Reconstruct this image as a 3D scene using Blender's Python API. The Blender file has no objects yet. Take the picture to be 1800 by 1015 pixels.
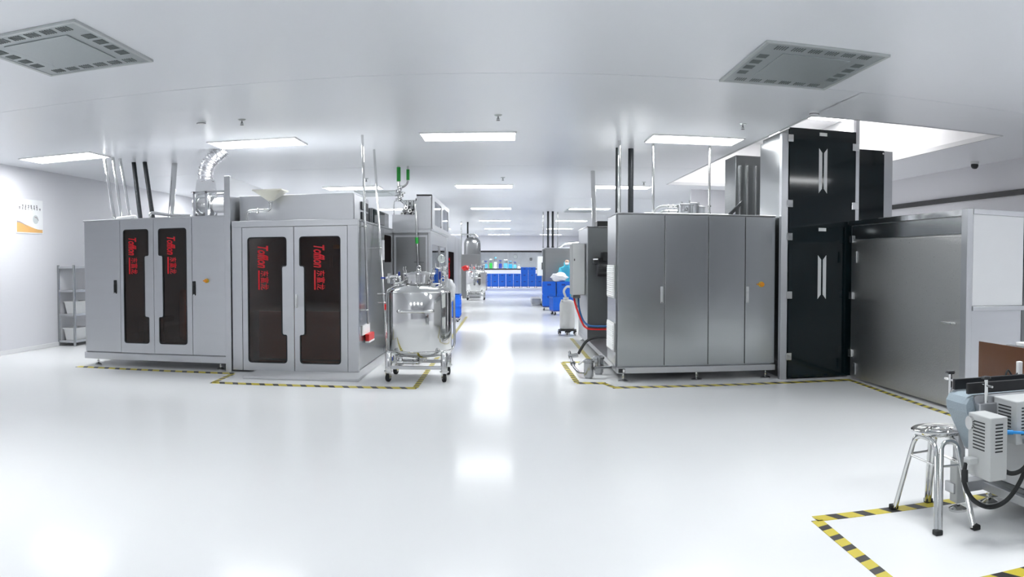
import bpy, bmesh, math, random
from mathutils import Vector, Matrix
random.seed(7)
S = bpy.context.scene
COL = S.collection
PI = math.pi

# ------------------------------------------------------------------ camera (stitched wide photo: cylindrical projection)
F = 1450.0
CAM_Z = 1.4
cd = bpy.data.cameras.new('camera')
cam = bpy.data.objects.new('camera', cd)
COL.objects.link(cam)
cam.location = (0, 0, CAM_Z)
cam.rotation_euler = (PI / 2 - 44.5 / F, 0, -7 / F)
cd.type = 'PANO'
def setcam(name, val):
    for tgt in (cd, getattr(cd, 'cycles', None)):
        if tgt is not None and hasattr(tgt, name):
            try:
                setattr(tgt, name, val); return
            except Exception:
                pass
setcam('panorama_type', 'CENTRAL_CYLINDRICAL')
setcam('central_cylindrical_range_u_min', -900 / F)
setcam('central_cylindrical_range_u_max', 900 / F)
setcam('central_cylindrical_range_v_min', -507.5 / F)
setcam('central_cylindrical_range_v_max', 507.5 / F)
setcam('central_cylindrical_radius', 1.0)
cd.clip_start = 0.02
cd.clip_end = 200
S.camera = cam

# ------------------------------------------------------------------ world, exposure
w = bpy.data.worlds.new('world'); S.world = w; w.use_nodes = True
w.node_tree.nodes['Background'].inputs[0].default_value = (0.8, 0.9, 1, 1)
w.node_tree.nodes['Background'].inputs[1].default_value = 0.3
S.view_settings.view_transform = 'Standard'
S.view_settings.look = 'None'
S.view_settings.gamma = 1.0
S.view_settings.use_curve_mapping = False
S.view_settings.exposure = 1.15
LIGHT_STRENGTH = 11.0
RECESS_STRENGTH = 9.0

# ------------------------------------------------------------------ materials
MATS = {}
def mat(name, col, rough=0.5, metal=0.0, noise=None, bump=0.0, nscale=(8, 8, 8), rvar=0.0, cvar=0.0,
        spec=0.5, coat=0.0, emit=None, trans=0.0, ior=1.45, sub=0.0, detail=3.0):
    m = bpy.data.materials.new(name); m.use_nodes = True
    nt = m.node_tree; b = nt.nodes['Principled BSDF']
    b.inputs['Base Color'].default_value = (*col, 1)
    b.inputs['Roughness'].default_value = rough
    b.inputs['Metallic'].default_value = metal
    b.inputs['Specular IOR Level'].default_value = spec
    b.inputs['Coat Weight'].default_value = coat
    b.inputs['Transmission Weight'].default_value = trans
    b.inputs['IOR'].default_value = ior
    if emit:
        b.inputs['Emission Color'].default_value = (*emit[0], 1)
        b.inputs['Emission Strength'].default_value = emit[1]
    if bump or rvar or cvar:
        tc = nt.nodes.new('ShaderNodeTexCoord'); mp = nt.nodes.new('ShaderNodeMapping')
        mp.inputs['Scale'].default_value = nscale
        nz = nt.nodes.new('ShaderNodeTexNoise'); nz.inputs['Scale'].default_value = 1.0
        nz.inputs['Detail'].default_value = detail
        nt.links.new(tc.outputs['Object'], mp.inputs[0]); nt.links.new(mp.outputs[0], nz.inputs[0])
        if bump:
            bp = nt.nodes.new('ShaderNodeBump'); bp.inputs['Strength'].default_value = bump
            bp.inputs['Distance'].default_value = 0.01
            nt.links.new(nz.outputs[0], bp.inputs['Height']); nt.links.new(bp.outputs[0], b.inputs['Normal'])
        if rvar:
            mr = nt.nodes.new('ShaderNodeMapRange')
            mr.inputs[3].default_value = max(0, rough - rvar); mr.inputs[4].default_value = rough + rvar
            nt.links.new(nz.outputs[0], mr.inputs[0]); nt.links.new(mr.outputs[0], b.inputs['Roughness'])
        if cvar:
            mx = nt.nodes.new('ShaderNodeMix'); mx.data_type = 'RGBA'
            mx.inputs[6].default_value = (*[max(0, c * (1 - cvar)) for c in col], 1)
            mx.inputs[7].default_value = (*[min(1, c * (1 + cvar)) for c in col], 1)
            nt.links.new(nz.outputs[0], mx.inputs[0]); nt.links.new(mx.outputs[2], b.inputs['Base Color'])
    MATS[name] = m
    return m

mat('floor', (0.87, 0.88, 0.885), 0.13, bump=0.02, nscale=(1.3, 1.3, 1.3), cvar=0.012, spec=0.018)
mat('ceiling', (0.82, 0.84, 0.875), 0.3, cvar=0.006, nscale=(.6, .6, .6), spec=0.3)
mat('wall', (0.765, 0.765, 0.80), 0.4, cvar=0.012, nscale=(.5, .5, .5), spec=0.4)
mat('white_gloss', (0.86, 0.86, 0.87), 0.3, cvar=0.02)
mat('seam', (0.42, 0.43, 0.45), 0.6)
mat('steel', (0.42, 0.43, 0.44), 0.25, 1.0, nscale=(1.5, 1.5, 12), rvar=0.04, cvar=0.04)
mat('steel_light', (0.56, 0.57, 0.59), 0.32, 1.0, nscale=(1.5, 1.5, 12), rvar=0.04, cvar=0.03)
mat('steel_mirror', (0.42, 0.435, 0.44), 0.17, 1.0, bump=0.06, nscale=(0.9, 0.9, 1.4), cvar=0.02, detail=0.0)
mat('steel_mid', (0.30, 0.305, 0.31), 0.3, 1.0, nscale=(1.5, 1.5, 12), rvar=0.04, cvar=0.04)
mat('steel_dark', (0.19, 0.20, 0.205), 0.35, 1.0, rvar=0.05, nscale=(3, 3, 60))
mat('steel_frosted', (0.60, 0.60, 0.59), 0.3, 1.0, bump=0.25, nscale=(90, 90, 90), rvar=0.06, cvar=0.05)
mat('polish', (0.70, 0.705, 0.70), 0.07, 1.0, rvar=0.03, nscale=(5, 5, 5))
mat('foil', (0.86, 0.86, 0.87), 0.22, 1.0, bump=0.5, nscale=(30, 30, 30))
mat('cream_steel', (0.86, 0.84, 0.74), 0.3, 0.55, rvar=0.05)
mat('vent_metal', (0.42, 0.46, 0.47), 0.4, 0.5, cvar=0.06, nscale=(60, 60, 60))
mat('vent_frame', (0.55, 0.58, 0.58), 0.4, 0.5, rvar=0.05)
mat('vent_dark', (0.15, 0.17, 0.17), 0.6, cvar=0.1)
mat('black_glass', (0.004, 0.011, 0.014), 0.07, cvar=0.05, spec=0.45)
mat('black', (0.012, 0.013, 0.015), 0.4, rvar=0.1)
mat('rubber', (0.02, 0.022, 0.023), 0.65, rvar=0.1)
mat('insulation', (0.018, 0.022, 0.026), 0.35, bump=0.7, nscale=(25, 25, 25), cvar=0.4)
mat('gasket', (0.015, 0.016, 0.018), 0.45, rvar=0.1)
mat('red', (0.72, 0.008, 0.02), 0.4, cvar=0.05)
mat('red_plastic', (0.78, 0.03, 0.03), 0.35, cvar=0.1)
mat('green', (0.03, 0.42, 0.06), 0.4, cvar=0.15)
mat('blue_plastic', (0.015, 0.17, 0.80), 0.38, cvar=0.1, nscale=(10, 10, 10))
mat('blue_dark', (0.02, 0.05, 0.35), 0.4, cvar=0.1)
mat('blue_hose', (0.03, 0.13, 0.33), 0.45, cvar=0.1)
mat('blue_bright', (0.02, 0.3, 0.75), 0.35, cvar=0.1)
mat('orange', (0.85, 0.33, 0.02), 0.35, cvar=0.05)
mat('yellow', (0.9, 0.7, 0.05), 0.4, cvar=0.05)
mat('white_plastic', (0.82, 0.83, 0.83), 0.4, cvar=0.03)
mat('paint_grey', (0.55, 0.565, 0.565), 0.4, cvar=0.02)
mat('paint_light', (0.62, 0.63, 0.645), 0.4, cvar=0.02)
mat('bag', (0.85, 0.86, 0.88), 0.5, bump=0.5, nscale=(20, 20, 20), cvar=0.04)
mat('gown', (0.10, 0.55, 0.72), 0.7, bump=0.3, nscale=(20, 20, 20), cvar=0.1)
mat('skin', (0.62, 0.40, 0.31), 0.55, cvar=0.05)
mat('paper', (0.90, 0.91, 0.92), 0.45, cvar=0.01)
mat('poster_orange', (0.80, 0.46, 0.16), 0.45, cvar=0.05)
mat('poster_grey', (0.38, 0.34, 0.36), 0.45, cvar=0.05)
mat('poster_soft', (0.62, 0.66, 0.66), 0.45, cvar=0.1)
mat('ink', (0.09, 0.09, 0.10), 0.6, cvar=0.1)
mat('belt', (0.34, 0.41, 0.46), 0.5, bump=0.4, nscale=(140, 140, 140), cvar=0.12)
mat('brown_acrylic', (0.10, 0.036, 0.012), 0.12, cvar=0.08, nscale=(2, 2, 2))
mat('gauge_face', (0.80, 0.86, 0.84), 0.3, cvar=0.02)
mat('light', (0.9, 0.9, 0.9), 0.5, emit=((0.97, 0.99, 1.0), LIGHT_STRENGTH))
mat('light_recess', (0.9, 0.9, 0.9), 0.5, emit=((1.0, 0.98, 0.98), RECESS_STRENGTH))
mat('dark_film', (0.015, 0.012, 0.013), 0.8, cvar=0.2, spec=0.0)
mat('red_matte', (0.75, 0.01, 0.02), 0.8, cvar=0.1, spec=0.0)
mat('teal_box', (0.10, 0.38, 0.55), 0.5, cvar=0.2)
mat('amber_part', (0.75, 0.30, 0.16), 0.4, cvar=0.15)
mat('copper', (0.70, 0.33, 0.16), 0.35, 0.4, cvar=0.1)

def glass(name, tint, gloss_rough=0.03, ior=1.5):
    m = bpy.data.materials.new(name); m.use_nodes = True
    nt = m.node_tree; nt.nodes.clear()
    out = nt.nodes.new('ShaderNodeOutputMaterial'); mx = nt.nodes.new('ShaderNodeMixShader')
    tr = nt.nodes.new('ShaderNodeBsdfTransparent'); gl = nt.nodes.new('ShaderNodeBsdfGlossy')
    fr = nt.nodes.new('ShaderNodeFresnel'); fr.inputs[0].default_value = ior
    tc = nt.nodes.new('ShaderNodeTexCoord'); nz = nt.nodes.new('ShaderNodeTexNoise'); nz.inputs['Scale'].default_value = 2
    mc = nt.nodes.new('ShaderNodeMix'); mc.data_type = 'RGBA'
    mc.inputs[6].default_value = (*[t * .92 for t in tint], 1); mc.inputs[7].default_value = (*tint, 1)
    nt.links.new(tc.outputs['Object'], nz.inputs[0]); nt.links.new(nz.outputs[0], mc.inputs[0])
    nt.links.new(mc.outputs[2], tr.inputs[0]); gl.inputs['Roughness'].default_value = gloss_rough
    gl.inputs[0].default_value = (1, 1, 1, 1)
    nt.links.new(fr.outputs[0], mx.inputs[0]); nt.links.new(tr.outputs[0], mx.inputs[1]); nt.links.new(gl.outputs[0], mx.inputs[2])
    nt.links.new(mx.outputs[0], out.inputs[0])
    MATS[name] = m
glass('glass_brown', (0.52, 0.37, 0.30))
glass('glass_clear', (0.93, 0.96, 0.97))
glass('glass_teal', (0.25, 0.33, 0.37), ior=1.25)

def tape_mat():
    m = bpy.data.materials.new('hazard_tape'); m.use_nodes = True
    nt = m.node_tree; b = nt.nodes['Principled BSDF']; b.inputs['Roughness'].default_value = 0.4
    tc = nt.nodes.new('ShaderNodeTexCoord'); sp = nt.nodes.new('ShaderNodeSeparateXYZ')
    ad = nt.nodes.new('ShaderNodeMath'); ad.operation = 'ADD'
    fr = nt.nodes.new('ShaderNodeMath'); fr.operation = 'WRAP'; fr.inputs[1].default_value = 0.0; fr.inputs[2].default_value = 0.165
    # WRAP inputs: value, max, min
    fr.inputs[1].default_value = 0.165; fr.inputs[2].default_value = 0.0
    gt = nt.nodes.new('ShaderNodeMath'); gt.operation = 'GREATER_THAN'; gt.inputs[1].default_value = 0.098
    mx = nt.nodes.new('ShaderNodeMix'); mx.data_type = 'RGBA'
    nz = nt.nodes.new('ShaderNodeTexNoise'); nz.inputs['Scale'].default_value = 3
    m2 = nt.nodes.new('ShaderNodeMix'); m2.data_type = 'RGBA'
    m2.inputs[6].default_value = (0.62, 0.55, 0.07, 1); m2.inputs[7].default_value = (0.76, 0.60, 0.04, 1)
    nt.links.new(tc.outputs['Object'], sp.inputs[0]); sl = nt.nodes.new('ShaderNodeMath'); sl.operation = 'MULTIPLY'; sl.inputs[1].default_value = 0.4
    nt.links.new(sp.outputs[1], sl.inputs[0]); nt.links.new(sp.outputs[0], ad.inputs[0]); nt.links.new(sl.outputs[0], ad.inputs[1])
    nt.links.new(ad.outputs[0], fr.inputs[0]); nt.links.new(fr.outputs[0], gt.inputs[0])
    nt.links.new(tc.outputs['Object'], nz.inputs[0]); nt.links.new(nz.outputs[0], m2.inputs[0])
    nt.links.new(m2.outputs[2], mx.inputs[6]); mx.inputs[7].default_value = (0.03, 0.03, 0.03, 1)
    nt.links.new(gt.outputs[0], mx.inputs[0]); nt.links.new(mx.outputs[2], b.inputs['Base Color'])
    MATS['hazard_tape'] = m
tape_mat()

# ------------------------------------------------------------------ mesh helpers
class MB:
    def __init__(s): s.v = []; s.f = []; s.s = []
    def add(s, vs, fs, sm=False):
        o = len(s.v); s.v += [tuple(p) for p in vs]; fs = list(fs); s.f += [tuple(i + o for i in f) for f in fs]
        s.s += [sm and len(f) <= 4 for f in fs] if isinstance(sm, bool) else list(sm); return s
    def box(s, x0, x1, y0, y1, z0, z1, bev=0.0, seg=2):
        if bev <= 0:
            vs = [(x, y, z) for x in (x0, x1) for y in (y0, y1) for z in (z0, z1)]
            return s.add(vs, [(0, 1, 3, 2), (4, 6, 7, 5), (0, 4, 5, 1), (2, 3, 7, 6), (0, 2, 6, 4), (1, 5, 7, 3)])
        bm = bmesh.new(); bmesh.ops.create_cube(bm, size=1)
        for v in bm.verts:
            v.co = Vector(((x0 + x1) / 2 + v.co.x * (x1 - x0), (y0 + y1) / 2 + v.co.y * (y1 - y0), (z0 + z1) / 2 + v.co.z * (z1 - z0)))
        bmesh.ops.bevel(bm, geom=list(bm.edges), offset=bev, segments=seg, profile=0.5, affect='EDGES')
        bm.verts.index_update()
        s.add([v.co[:] for v in bm.verts], [[v.index for v in f.verts] for f in bm.faces]); bm.free(); return s
    def cyl(s, p0, p1, r0, r1=None, seg=16, caps=True):
        r1 = r0 if r1 is None else r1
        p0 = Vector(p0); p1 = Vector(p1); d = (p1 - p0).normalized()
        a = d.orthogonal().normalized(); b = d.cross(a)
        vs = []; fs = []
        for p, r in ((p0, r0), (p1, r1)):
            for k in range(seg):
                t = 2 * PI * k / seg; vs.append(p + a * (r * math.cos(t)) + b * (r * math.sin(t)))
        for k in range(seg): fs.append((k, (k + 1) % seg, seg + (k + 1) % seg, seg + k))
        if caps: fs += [tuple(range(seg))[::-1], tuple(range(seg, 2 * seg))]
        return s.add(vs, fs, seg > 5)
    def tube(s, pts, r, seg=10, caps=True, radii=None):
        pts = [Vector(p) for p in pts]; n = len(pts)
        tang = []
        for i in range(n):
            a = pts[max(0, i - 1)]; b = pts[min(n - 1, i + 1)]; tang.append((b - a).normalized())
        nrm = tang[0].orthogonal().normalized(); vs = []; fs = []
        for i in range(n):
            t = tang[i]; nrm = (nrm - t * nrm.dot(t))
            nrm = nrm.normalized() if nrm.length > 1e-6 else t.orthogonal().normalized()
            bi = t.cross(nrm); rr = radii[i] if radii else r
            for k in range(seg):
                q = 2 * PI * k / seg; vs.append(pts[i] + nrm * (rr * math.cos(q)) + bi * (rr * math.sin(q)))
        for i in range(n - 1):
            for k in range(seg):
                fs.append((i * seg + k, i * seg + (k + 1) % seg, (i + 1) * seg + (k + 1) % seg, (i + 1) * seg + k))
        if caps: fs += [tuple(range(seg))[::-1], tuple(range((n - 1) * seg, n * seg))]
        return s.add(vs, fs, seg > 5)
    def lathe(s, prof, c, axis='Z', seg=32):
        c = Vector(c); vs = []; fs = []
        def pt(r, h, t):
            a, b = r * math.cos(t), r * math.sin(t)
            return c + Vector({'Z': (a, b, h), 'X': (h, a, b), 'Y': (a, h, b)}[axis])
        n = len(prof)
        for (r, h) in prof:
            for k in range(seg): vs.append(pt(max(r, 1e-4), h, 2 * PI * k / seg))
        for i in range(n - 1):
            for k in range(seg):
                fs.append((i * seg + k, i * seg + (k + 1) % seg, (i + 1) * seg + (k + 1) % seg, (i + 1) * seg + k))
        fs += [tuple(range(seg))[::-1], tuple(range((n - 1) * seg, n * seg))]
        return s.add(vs, fs, seg > 6)
    def torus(s, c, R, r, axis='Z', seg=24, rs=8):
        pts = []
        c = Vector(c)
        vs = []; fs = []
        for i in range(seg):
            t = 2 * PI * i / seg
            for k in range(rs):
                q = 2 * PI * k / rs; a = (R + r * math.cos(q)); h = r * math.sin(q)
                x, y = a * math.cos(t), a * math.sin(t)
                vs.append(c + Vector({'Z': (x, y, h), 'X': (h, x, y), 'Y': (x, h, y)}[axis]))
        for i in range(seg):
            for k in range(rs):
                fs.append((i * rs + k, ((i + 1) % seg) * rs + k, ((i + 1) % seg) * rs + (k + 1) % rs, i * rs + (k + 1) % rs))
        return s.add(vs, fs, True)
    def plate(s, outer, holes, fn, d0, d1):
        """flat plate with holes; outlines in 2d; fn(u, v, d) -> 3d"""
        bm = bmesh.new(); loops = [outer] + list(holes); edges = []; vl = []
        for lp in loops:
            vs = [bm.verts.new((u, v, 0)) for u, v in lp]; vl.append(vs)
            for i in range(len(vs)): edges.append(bm.edges.new((vs[i], vs[(i + 1) % len(vs)])))
        bmesh.ops.triangle_fill(bm, use_beauty=True, use_dissolve=False, edges=edges)
        bm.verts.index_update(); n = len(bm.verts)
        pos = [(v.co.x, v.co.y) for v in bm.verts]
        V = [fn(u, v, d0) for u, v in pos] + [fn(u, v, d1) for u, v in pos]
        Fc = []
        for f in bm.faces:
            ix = [v.index for v in f.verts]; Fc += [tuple(ix), tuple(i + n for i in reversed(ix))]
        for vs in vl:
            ix = [v.index for v in vs]
            for i in range(len(ix)):
                a, b = ix[i], ix[(i + 1) % len(ix)]; Fc.append((a, b, b + n, a + n))
        bm.free(); return s.add(V, Fc)
    def move(s, dx, dy, dz):
        s.v = [(x + dx, y + dy, z + dz) for x, y, z in s.v]; return s
    def xf(s, M):
        s.v = [tuple(M @ Vector(p)) for p in s.v]; return s
    def build(s, name, m, parent=None, ang=50):
        L = root_loc(parent)
        me = bpy.data.meshes.new(name)
        me.from_pydata([(x - L[0], y - L[1], z - L[2]) for x, y, z in s.v], [], s.f)
        bm = bmesh.new(); bm.from_mesh(me)
        bmesh.ops.recalc_face_normals(bm, faces=bm.faces)
        lim = math.radians(ang)
        bm.faces.ensure_lookup_table()
        for i, f in enumerate(bm.faces): f.smooth = s.s[i]
        for e in bm.edges:
            if len(e.link_faces) != 2 or e.calc_face_angle(0) > lim: e.smooth = False
        bm.to_mesh(me); bm.free()
        me.materials.append(MATS[m])
        o = bpy.data.objects.new(name, me); COL.objects.link(o)
        if parent is not None: o.parent = parent
        return o

def root_loc(p):
    L = Vector((0, 0, 0))
    while p is not None:
        L += p.location; p = p.parent
    return L
def B(*a, **k): return MB().box(*a, **k)
def thing(name, label, cat, loc=(0, 0, 0), group=None):
    o = bpy.data.objects.new(name, None); COL.objects.link(o); o.empty_display_size = 0.1
    o.location = loc; o['label'] = label; o['category'] = cat
    if group: o['group'] = group
    return o
def tag(o, label, cat, group=None):
    o['label'] = label; o['category'] = cat
    if group: o['group'] = group
    return o
def single(name, mb, m, label, cat, group=None):
    """a thing that is one mesh, its origin at its base"""
    xs = [p[0] for p in mb.v]; ys = [p[1] for p in mb.v]; zs = [p[2] for p in mb.v]
    c = ((min(xs) + max(xs)) / 2, (min(ys) + max(ys)) / 2, min(zs))
    mb.move(-c[0], -c[1], -c[2]); o = mb.build(name, m); o.location = c
    return tag(o, label, cat, group)
def struct(name, mb, m, parent=None, label=None):
    o = mb.build(name, m, parent)
    if parent is None:
        o['kind'] = 'structure'
        if label: o['label'] = label
    return o
def copy_tree(o, parent=None):
    c = o.copy(); COL.objects.link(c); c.parent = parent
    for ch in list(o.children): copy_tree(ch, c)
    return c
def arc_path(pts, r, n=6):
    """polyline with rounded corners"""
    P = [Vector(p) for p in pts]; out = [P[0]]
    for i in range(1, len(P) - 1):
        a = (P[i - 1] - P[i]); b = (P[i + 1] - P[i]); rr = min(r, a.length * .49, b.length * .49)
        p0 = P[i] + a.normalized() * rr; p2 = P[i] + b.normalized() * rr
        for k in range(n + 1):
            t = k / n; out.append(p0 * (1 - t) ** 2 + P[i] * 2 * t * (1 - t) + p2 * t * t)
    out.append(P[-1]); return out
def round_poly(pts, r, n=5):
    P = [Vector((u, v, 0)) for u, v in pts]; out = []
    N = len(P)
    for i in range(N):
        a = P[i - 1] - P[i]; b = P[(i + 1) % N] - P[i]; rr = min(r, a.length * .45, b.length * .45)
        p0 = P[i] + a.normalized() * rr; p2 = P[i] + b.normalized() * rr
        for k in range(n + 1):
            t = k / n; q = p0 * (1 - t) ** 2 + P[i] * 2 * t * (1 - t) + p2 * t * t; out.append((q.x, q.y))
    return out
def smooth_path(pts, n=8):
    """Catmull-Rom"""
    P = [Vector(p) for p in pts]; P = [P[0] * 2 - P[1]] + P + [P[-1] * 2 - P[-2]]; out = []
    for i in range(1, len(P) - 2):
        for k in range(n):
            t = k / n; p0, p1, p2, p3 = P[i - 1], P[i], P[i + 1], P[i + 2]
            out.append(0.5 * (2 * p1 + (p2 - p0) * t + (2 * p0 - 5 * p1 + 4 * p2 - p3) * t * t + (3 * p1 - p0 - 3 * p2 + p3) * t ** 3))
    out.append(P[-2]); return out
def text_mb(s, size, fn, shear=0.0, off=0.0, depth=0.0015, space=1.0, stretch=1.0):
    """lettering as flat mesh; fn(u, v, d) -> 3d"""
    cu = bpy.data.curves.new('lettering', 'FONT'); cu.body = s; cu.size = size; cu.shear = shear; cu.offset = off
    cu.space_character = space; cu.resolution_u = 3
    o = bpy.data.objects.new('lettering_tmp', cu); COL.objects.link(o)
    dg = bpy.context.evaluated_depsgraph_get(); dg.update()
    me = o.evaluated_get(dg).to_mesh()
    mb = MB(); vs = [(v.co.x * stretch, v.co.y) for v in me.vertices]; fs = [tuple(p.vertices) for p in me.polygons]
    mb.add([fn(u, v, depth) for u, v in vs], fs)
    W = max(u for u, v in vs) if vs else 0
    o.to_mesh_clear(); bpy.data.objects.remove(o); bpy.data.curves.remove(cu)
    return mb, W

# ------------------------------------------------------------------ the room
XL, XR, Y0, YB, ZC = -7.6, 7.25, -9.0, 50.0, 3.06
OX0, OX1, OY0, OY1 = 3.30, 5.85, 8.62, 17.0        # raised well in the ceiling
struct('floor', B(XL - .15, XR + .15, Y0 - .15, YB + 8, -0.1, 0), 'floor', label='glossy pale epoxy floor')
ceil = bpy.data.objects.new('ceiling', None); COL.objects.link(ceil); ceil['kind'] = 'structure'
ceil['label'] = 'flat pale panel ceiling with a raised bright well'
g = 0.006
ys = [Y0, 0.4, 7.25, 14.1, 21.0, 28.0, 35.0, 42.0, YB]
for a, b in zip(ys[:-1], ys[1:]):
    segs = []
    if b <= OY0 or a >= OY1: segs = [(XL, XR, a, b)]
    else:
        segs = [(XL, OX0, a, b), (OX1, XR, a, b)]
        if a < OY0: segs.append((OX0 - .012, OX1 + .012, a, OY0))
        if b > OY1: segs.append((OX0 - .012, OX1 + .012, OY1, b))
    for (p, q, r, t) in segs:
        B(p, q, r + g if r in ys else r, t - g if t in ys else t, ZC, ZC + .05).build('panel', 'ceiling', ceil)
bk = MB()
bk.box(XL, OX0 - .02, Y0, YB, ZC + .051, ZC + .09).box(OX1 + .02, XR, Y0, YB, ZC + .051, ZC + .09)
bk.box(OX0 - .02, OX1 + .02, Y0, OY0 - .02, ZC + .051, ZC + .09).box(OX0 - .02, OX1 + .02, OY1 + .02, YB, ZC + .051, ZC + .09)
bk.build('backing', 'seam', ceil)
ZR = 4.0
rw = MB().box(OX0 - .1, OX0 - .01, OY0 - .1, OY1 + .1, ZC + .052, ZR).box(OX1 + .01, OX1 + .1, OY0 - .1, OY1 + .1, ZC + .052, ZR)
rw.box(OX0 - .01, OX1 + .01, OY0 - .1, OY0 - .01, ZC + .052, ZR).box(OX0 - .01, OX1 + .01, OY1 + .01, OY1 + .1, ZC + .052, ZR)
rw.build('well_wall', 'white_gloss', ceil)
B(OX0 - .1, OX1 + .1, OY0 - .1, OY1 + .1, ZR, ZR + .08).build('well_ceiling', 'white_gloss', ceil)
tr = MB()
for a in ((OX0 - .015, OX0 + .015, OY0, OY1), (OX1 - .015, OX1 + .015, OY0, OY1), (OX0, OX1, OY0 - .015, OY0 + .015), (OX0, OX1, OY1 - .015, OY1 + .015)):
    tr.box(a[0], a[1], a[2], a[3], ZC - .008, ZC + .052)
tr.build('edge_trim', 'paint_light', ceil)

struct('wall_left', B(XL - .15, XL, Y0, YB, 0, ZC + .05), 'wall', label='plain white wall on the left')
struct('wall_right', B(XR, XR + .15, Y0, YB, 0, ZC + .05), 'wall', label='plain white wall on the right')
struct('wall_near', B(XL - .15, XR + .15, Y0 - .15, Y0, 0, ZC + .05), 'wall', label='white wall behind the viewpoint')
struct('baseboard_left', MB().box(XL, XL + .02, Y0, YB, 0, .07, .006), 'white_gloss', label='low coved white skirting along left wall')
# back wall with its long window
WX0, WX1, WZ0, WZ1 = -2.6, 2.6, 1.06, 2.09
wb = MB().box(XL, XR, YB, YB + .12, WZ1, ZC + .05).box(XL, XR, YB, YB + .12, 0, WZ0)
wb.box(XL, WX0, YB, YB + .12, WZ0, WZ1).box(WX1, XR, YB, YB + .12, WZ0, WZ1)
struct('wall_back', wb, 'wall', label='white end wall with the long window')
wn = bpy.data.objects.new('window_1', None); COL.objects.link(wn); wn['kind'] = 'structure'; wn.location = (0, YB, WZ0)
wn['label'] = 'long dark framed window in the end wall'
fr = MB().box(WX0, WX1, YB - .03, YB + .1, WZ1 - .03, WZ1 + .07).box(WX0, WX1, YB - .03, YB + .1, WZ0 - .05, WZ0 + .02)
fr.box(WX0 - .04, WX0 + .02, YB - .03, YB + .1, WZ0, WZ1).box(WX1 - .02, WX1 + .04, YB - .03, YB + .1, WZ0, WZ1)
fr.build('window_frame', 'black', wn)
for i in range(2):
    a = WX0 + (WX1 - WX0) / 2 * i
    B(a + .012, a + (WX1 - WX0) / 2 - .012, YB + .03, YB + .045, WZ0, WZ1).build('pane', 'glass_clear', wn)
# room seen through it
struct('wall_back_room', MB().box(-5, 5, 57, 57.1, 0, 2.7).box(-5, -4.9, YB + .12, 57, 0, 2.7).box(4.9, 5, YB + .12, 57, 0, 2.7).box(-5, 5, YB + .12, 57, 2.7, 2.8),
       'wall', label='white room behind the long window')
struct('wall_partition', B(4.05, XR, 18.0, 18.12, 0, ZC), 'wall', label='pale partition behind the steel machines at right')
# right wall dark rail
struct('trim_1', B(XR - .04, XR, 5.0, 18.0, 2.50, 2.585), 'black', label='thin black rail along the right wall')
# ------------------------------------------------------------------ ceiling lights
def make_light():
    t = thing('ceiling_light', '', 'ceiling light', (0, 0, 0))
    f = MB()
    for a in ((-.62, .62, -.335, -.315), (-.62, .62, .315, .335), (-.62, -.60, -.315, .315), (.60, .62, -.315, .315)):
        f.box(a[0], a[1], a[2], a[3], -.018, 0)
    f.build('frame', 'white_gloss', t)
    B(-.60, .60, -.315, .315, -.014, -.002).build('diffuser', 'light', t)
    return t
lp = make_light(); first = True
cols = [(-6.4, 'far left column'), (-3.36, 'column over the left machines'), (-.51, 'column over the aisle'), (2.46, 'column over the right machines')]
rows = [(3.75, 'row nearest the viewpoint'), (10.78, 'first full row, above the front machines'), (17.75, 'second row back'), (24.95, 'third row back'), (32.1, 'fourth row back'), (39.5, 'fifth row back'), (47.6, 'last row by the end wall')]
for yy, rn in rows:
    for xx, cn in cols:
        if yy < 5 and xx in (-.51, -6.4): continue
        o = lp if first else copy_tree(lp); first = False
        o.location = (xx, yy, ZC); o['label'] = 'white panel light, ' + cn + ', ' + rn; o['group'] = 'recessed panel lights'
for xx, cn in ((-6.4, 'far left'), (-3.36, 'left'), (-.51, 'middle'), (2.46, 'right')):
    o = copy_tree(lp); o.location = (xx, -3.4, ZC); o['label'] = 'white panel light behind the viewpoint, ' + cn; o['group'] = 'recessed panel lights'
o = copy_tree(lp); o.location = (5.5, 3.75, ZC); o['label'] = 'white panel light over the packing conveyor, far right'; o['group'] = 'recessed panel lights'
o = copy_tree(lp); o.location = (5.4, 24.95, ZC); o['label'] = 'white panel light beyond the partition, far right'; o['group'] = 'recessed panel lights'
for xx, yy, lb in ((4.75, 11.0, 'nearest the tower'), (5.35, 13.4, 'in the middle'), (4.6, 15.6, 'at the far end')):
    t = thing('ceiling_light', 'bright panel light inside the raised ceiling well, ' + lb, 'ceiling light', (xx, yy, ZR), 'lights in the ceiling well')
    f = MB()
    for a in ((-.62, .62, -.335, -.315), (-.62, .62, .315, .335), (-.62, -.60, -.315, .315), (.60, .62, -.315, .315)):
        f.box(a[0] + xx, a[1] + xx, a[2] + yy, a[3] + yy, ZR - .018, ZR)
    f.build('frame', 'white_gloss', t)
    B(xx - .6, xx + .6, yy - .315, yy + .315, ZR - .014, ZR - .002).build('diffuser', 'light_recess', t)
for i, xx in enumerate((-1.6, .1, 1.7)):
    t = thing('ceiling_light', 'panel light seen through the end window, ' + ('left', 'middle', 'right')[i], 'ceiling light', (xx, 53, 2.7), 'lights behind the window')
    f = MB()
    for a in ((-.62, .62, -.335, -.315), (-.62, .62, .315, .335), (-.62, -.60, -.315, .315), (.60, .62, -.315, .315)):
        f.box(a[0] + xx, a[1] + xx, a[2] + 53, a[3] + 53, 2.682, 2.7)
    f.build('frame', 'white_gloss', t)
    B(xx - .6, xx + .6, 52.685, 53.315, 2.686, 2.698).build('diffuser', 'light', t)

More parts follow.
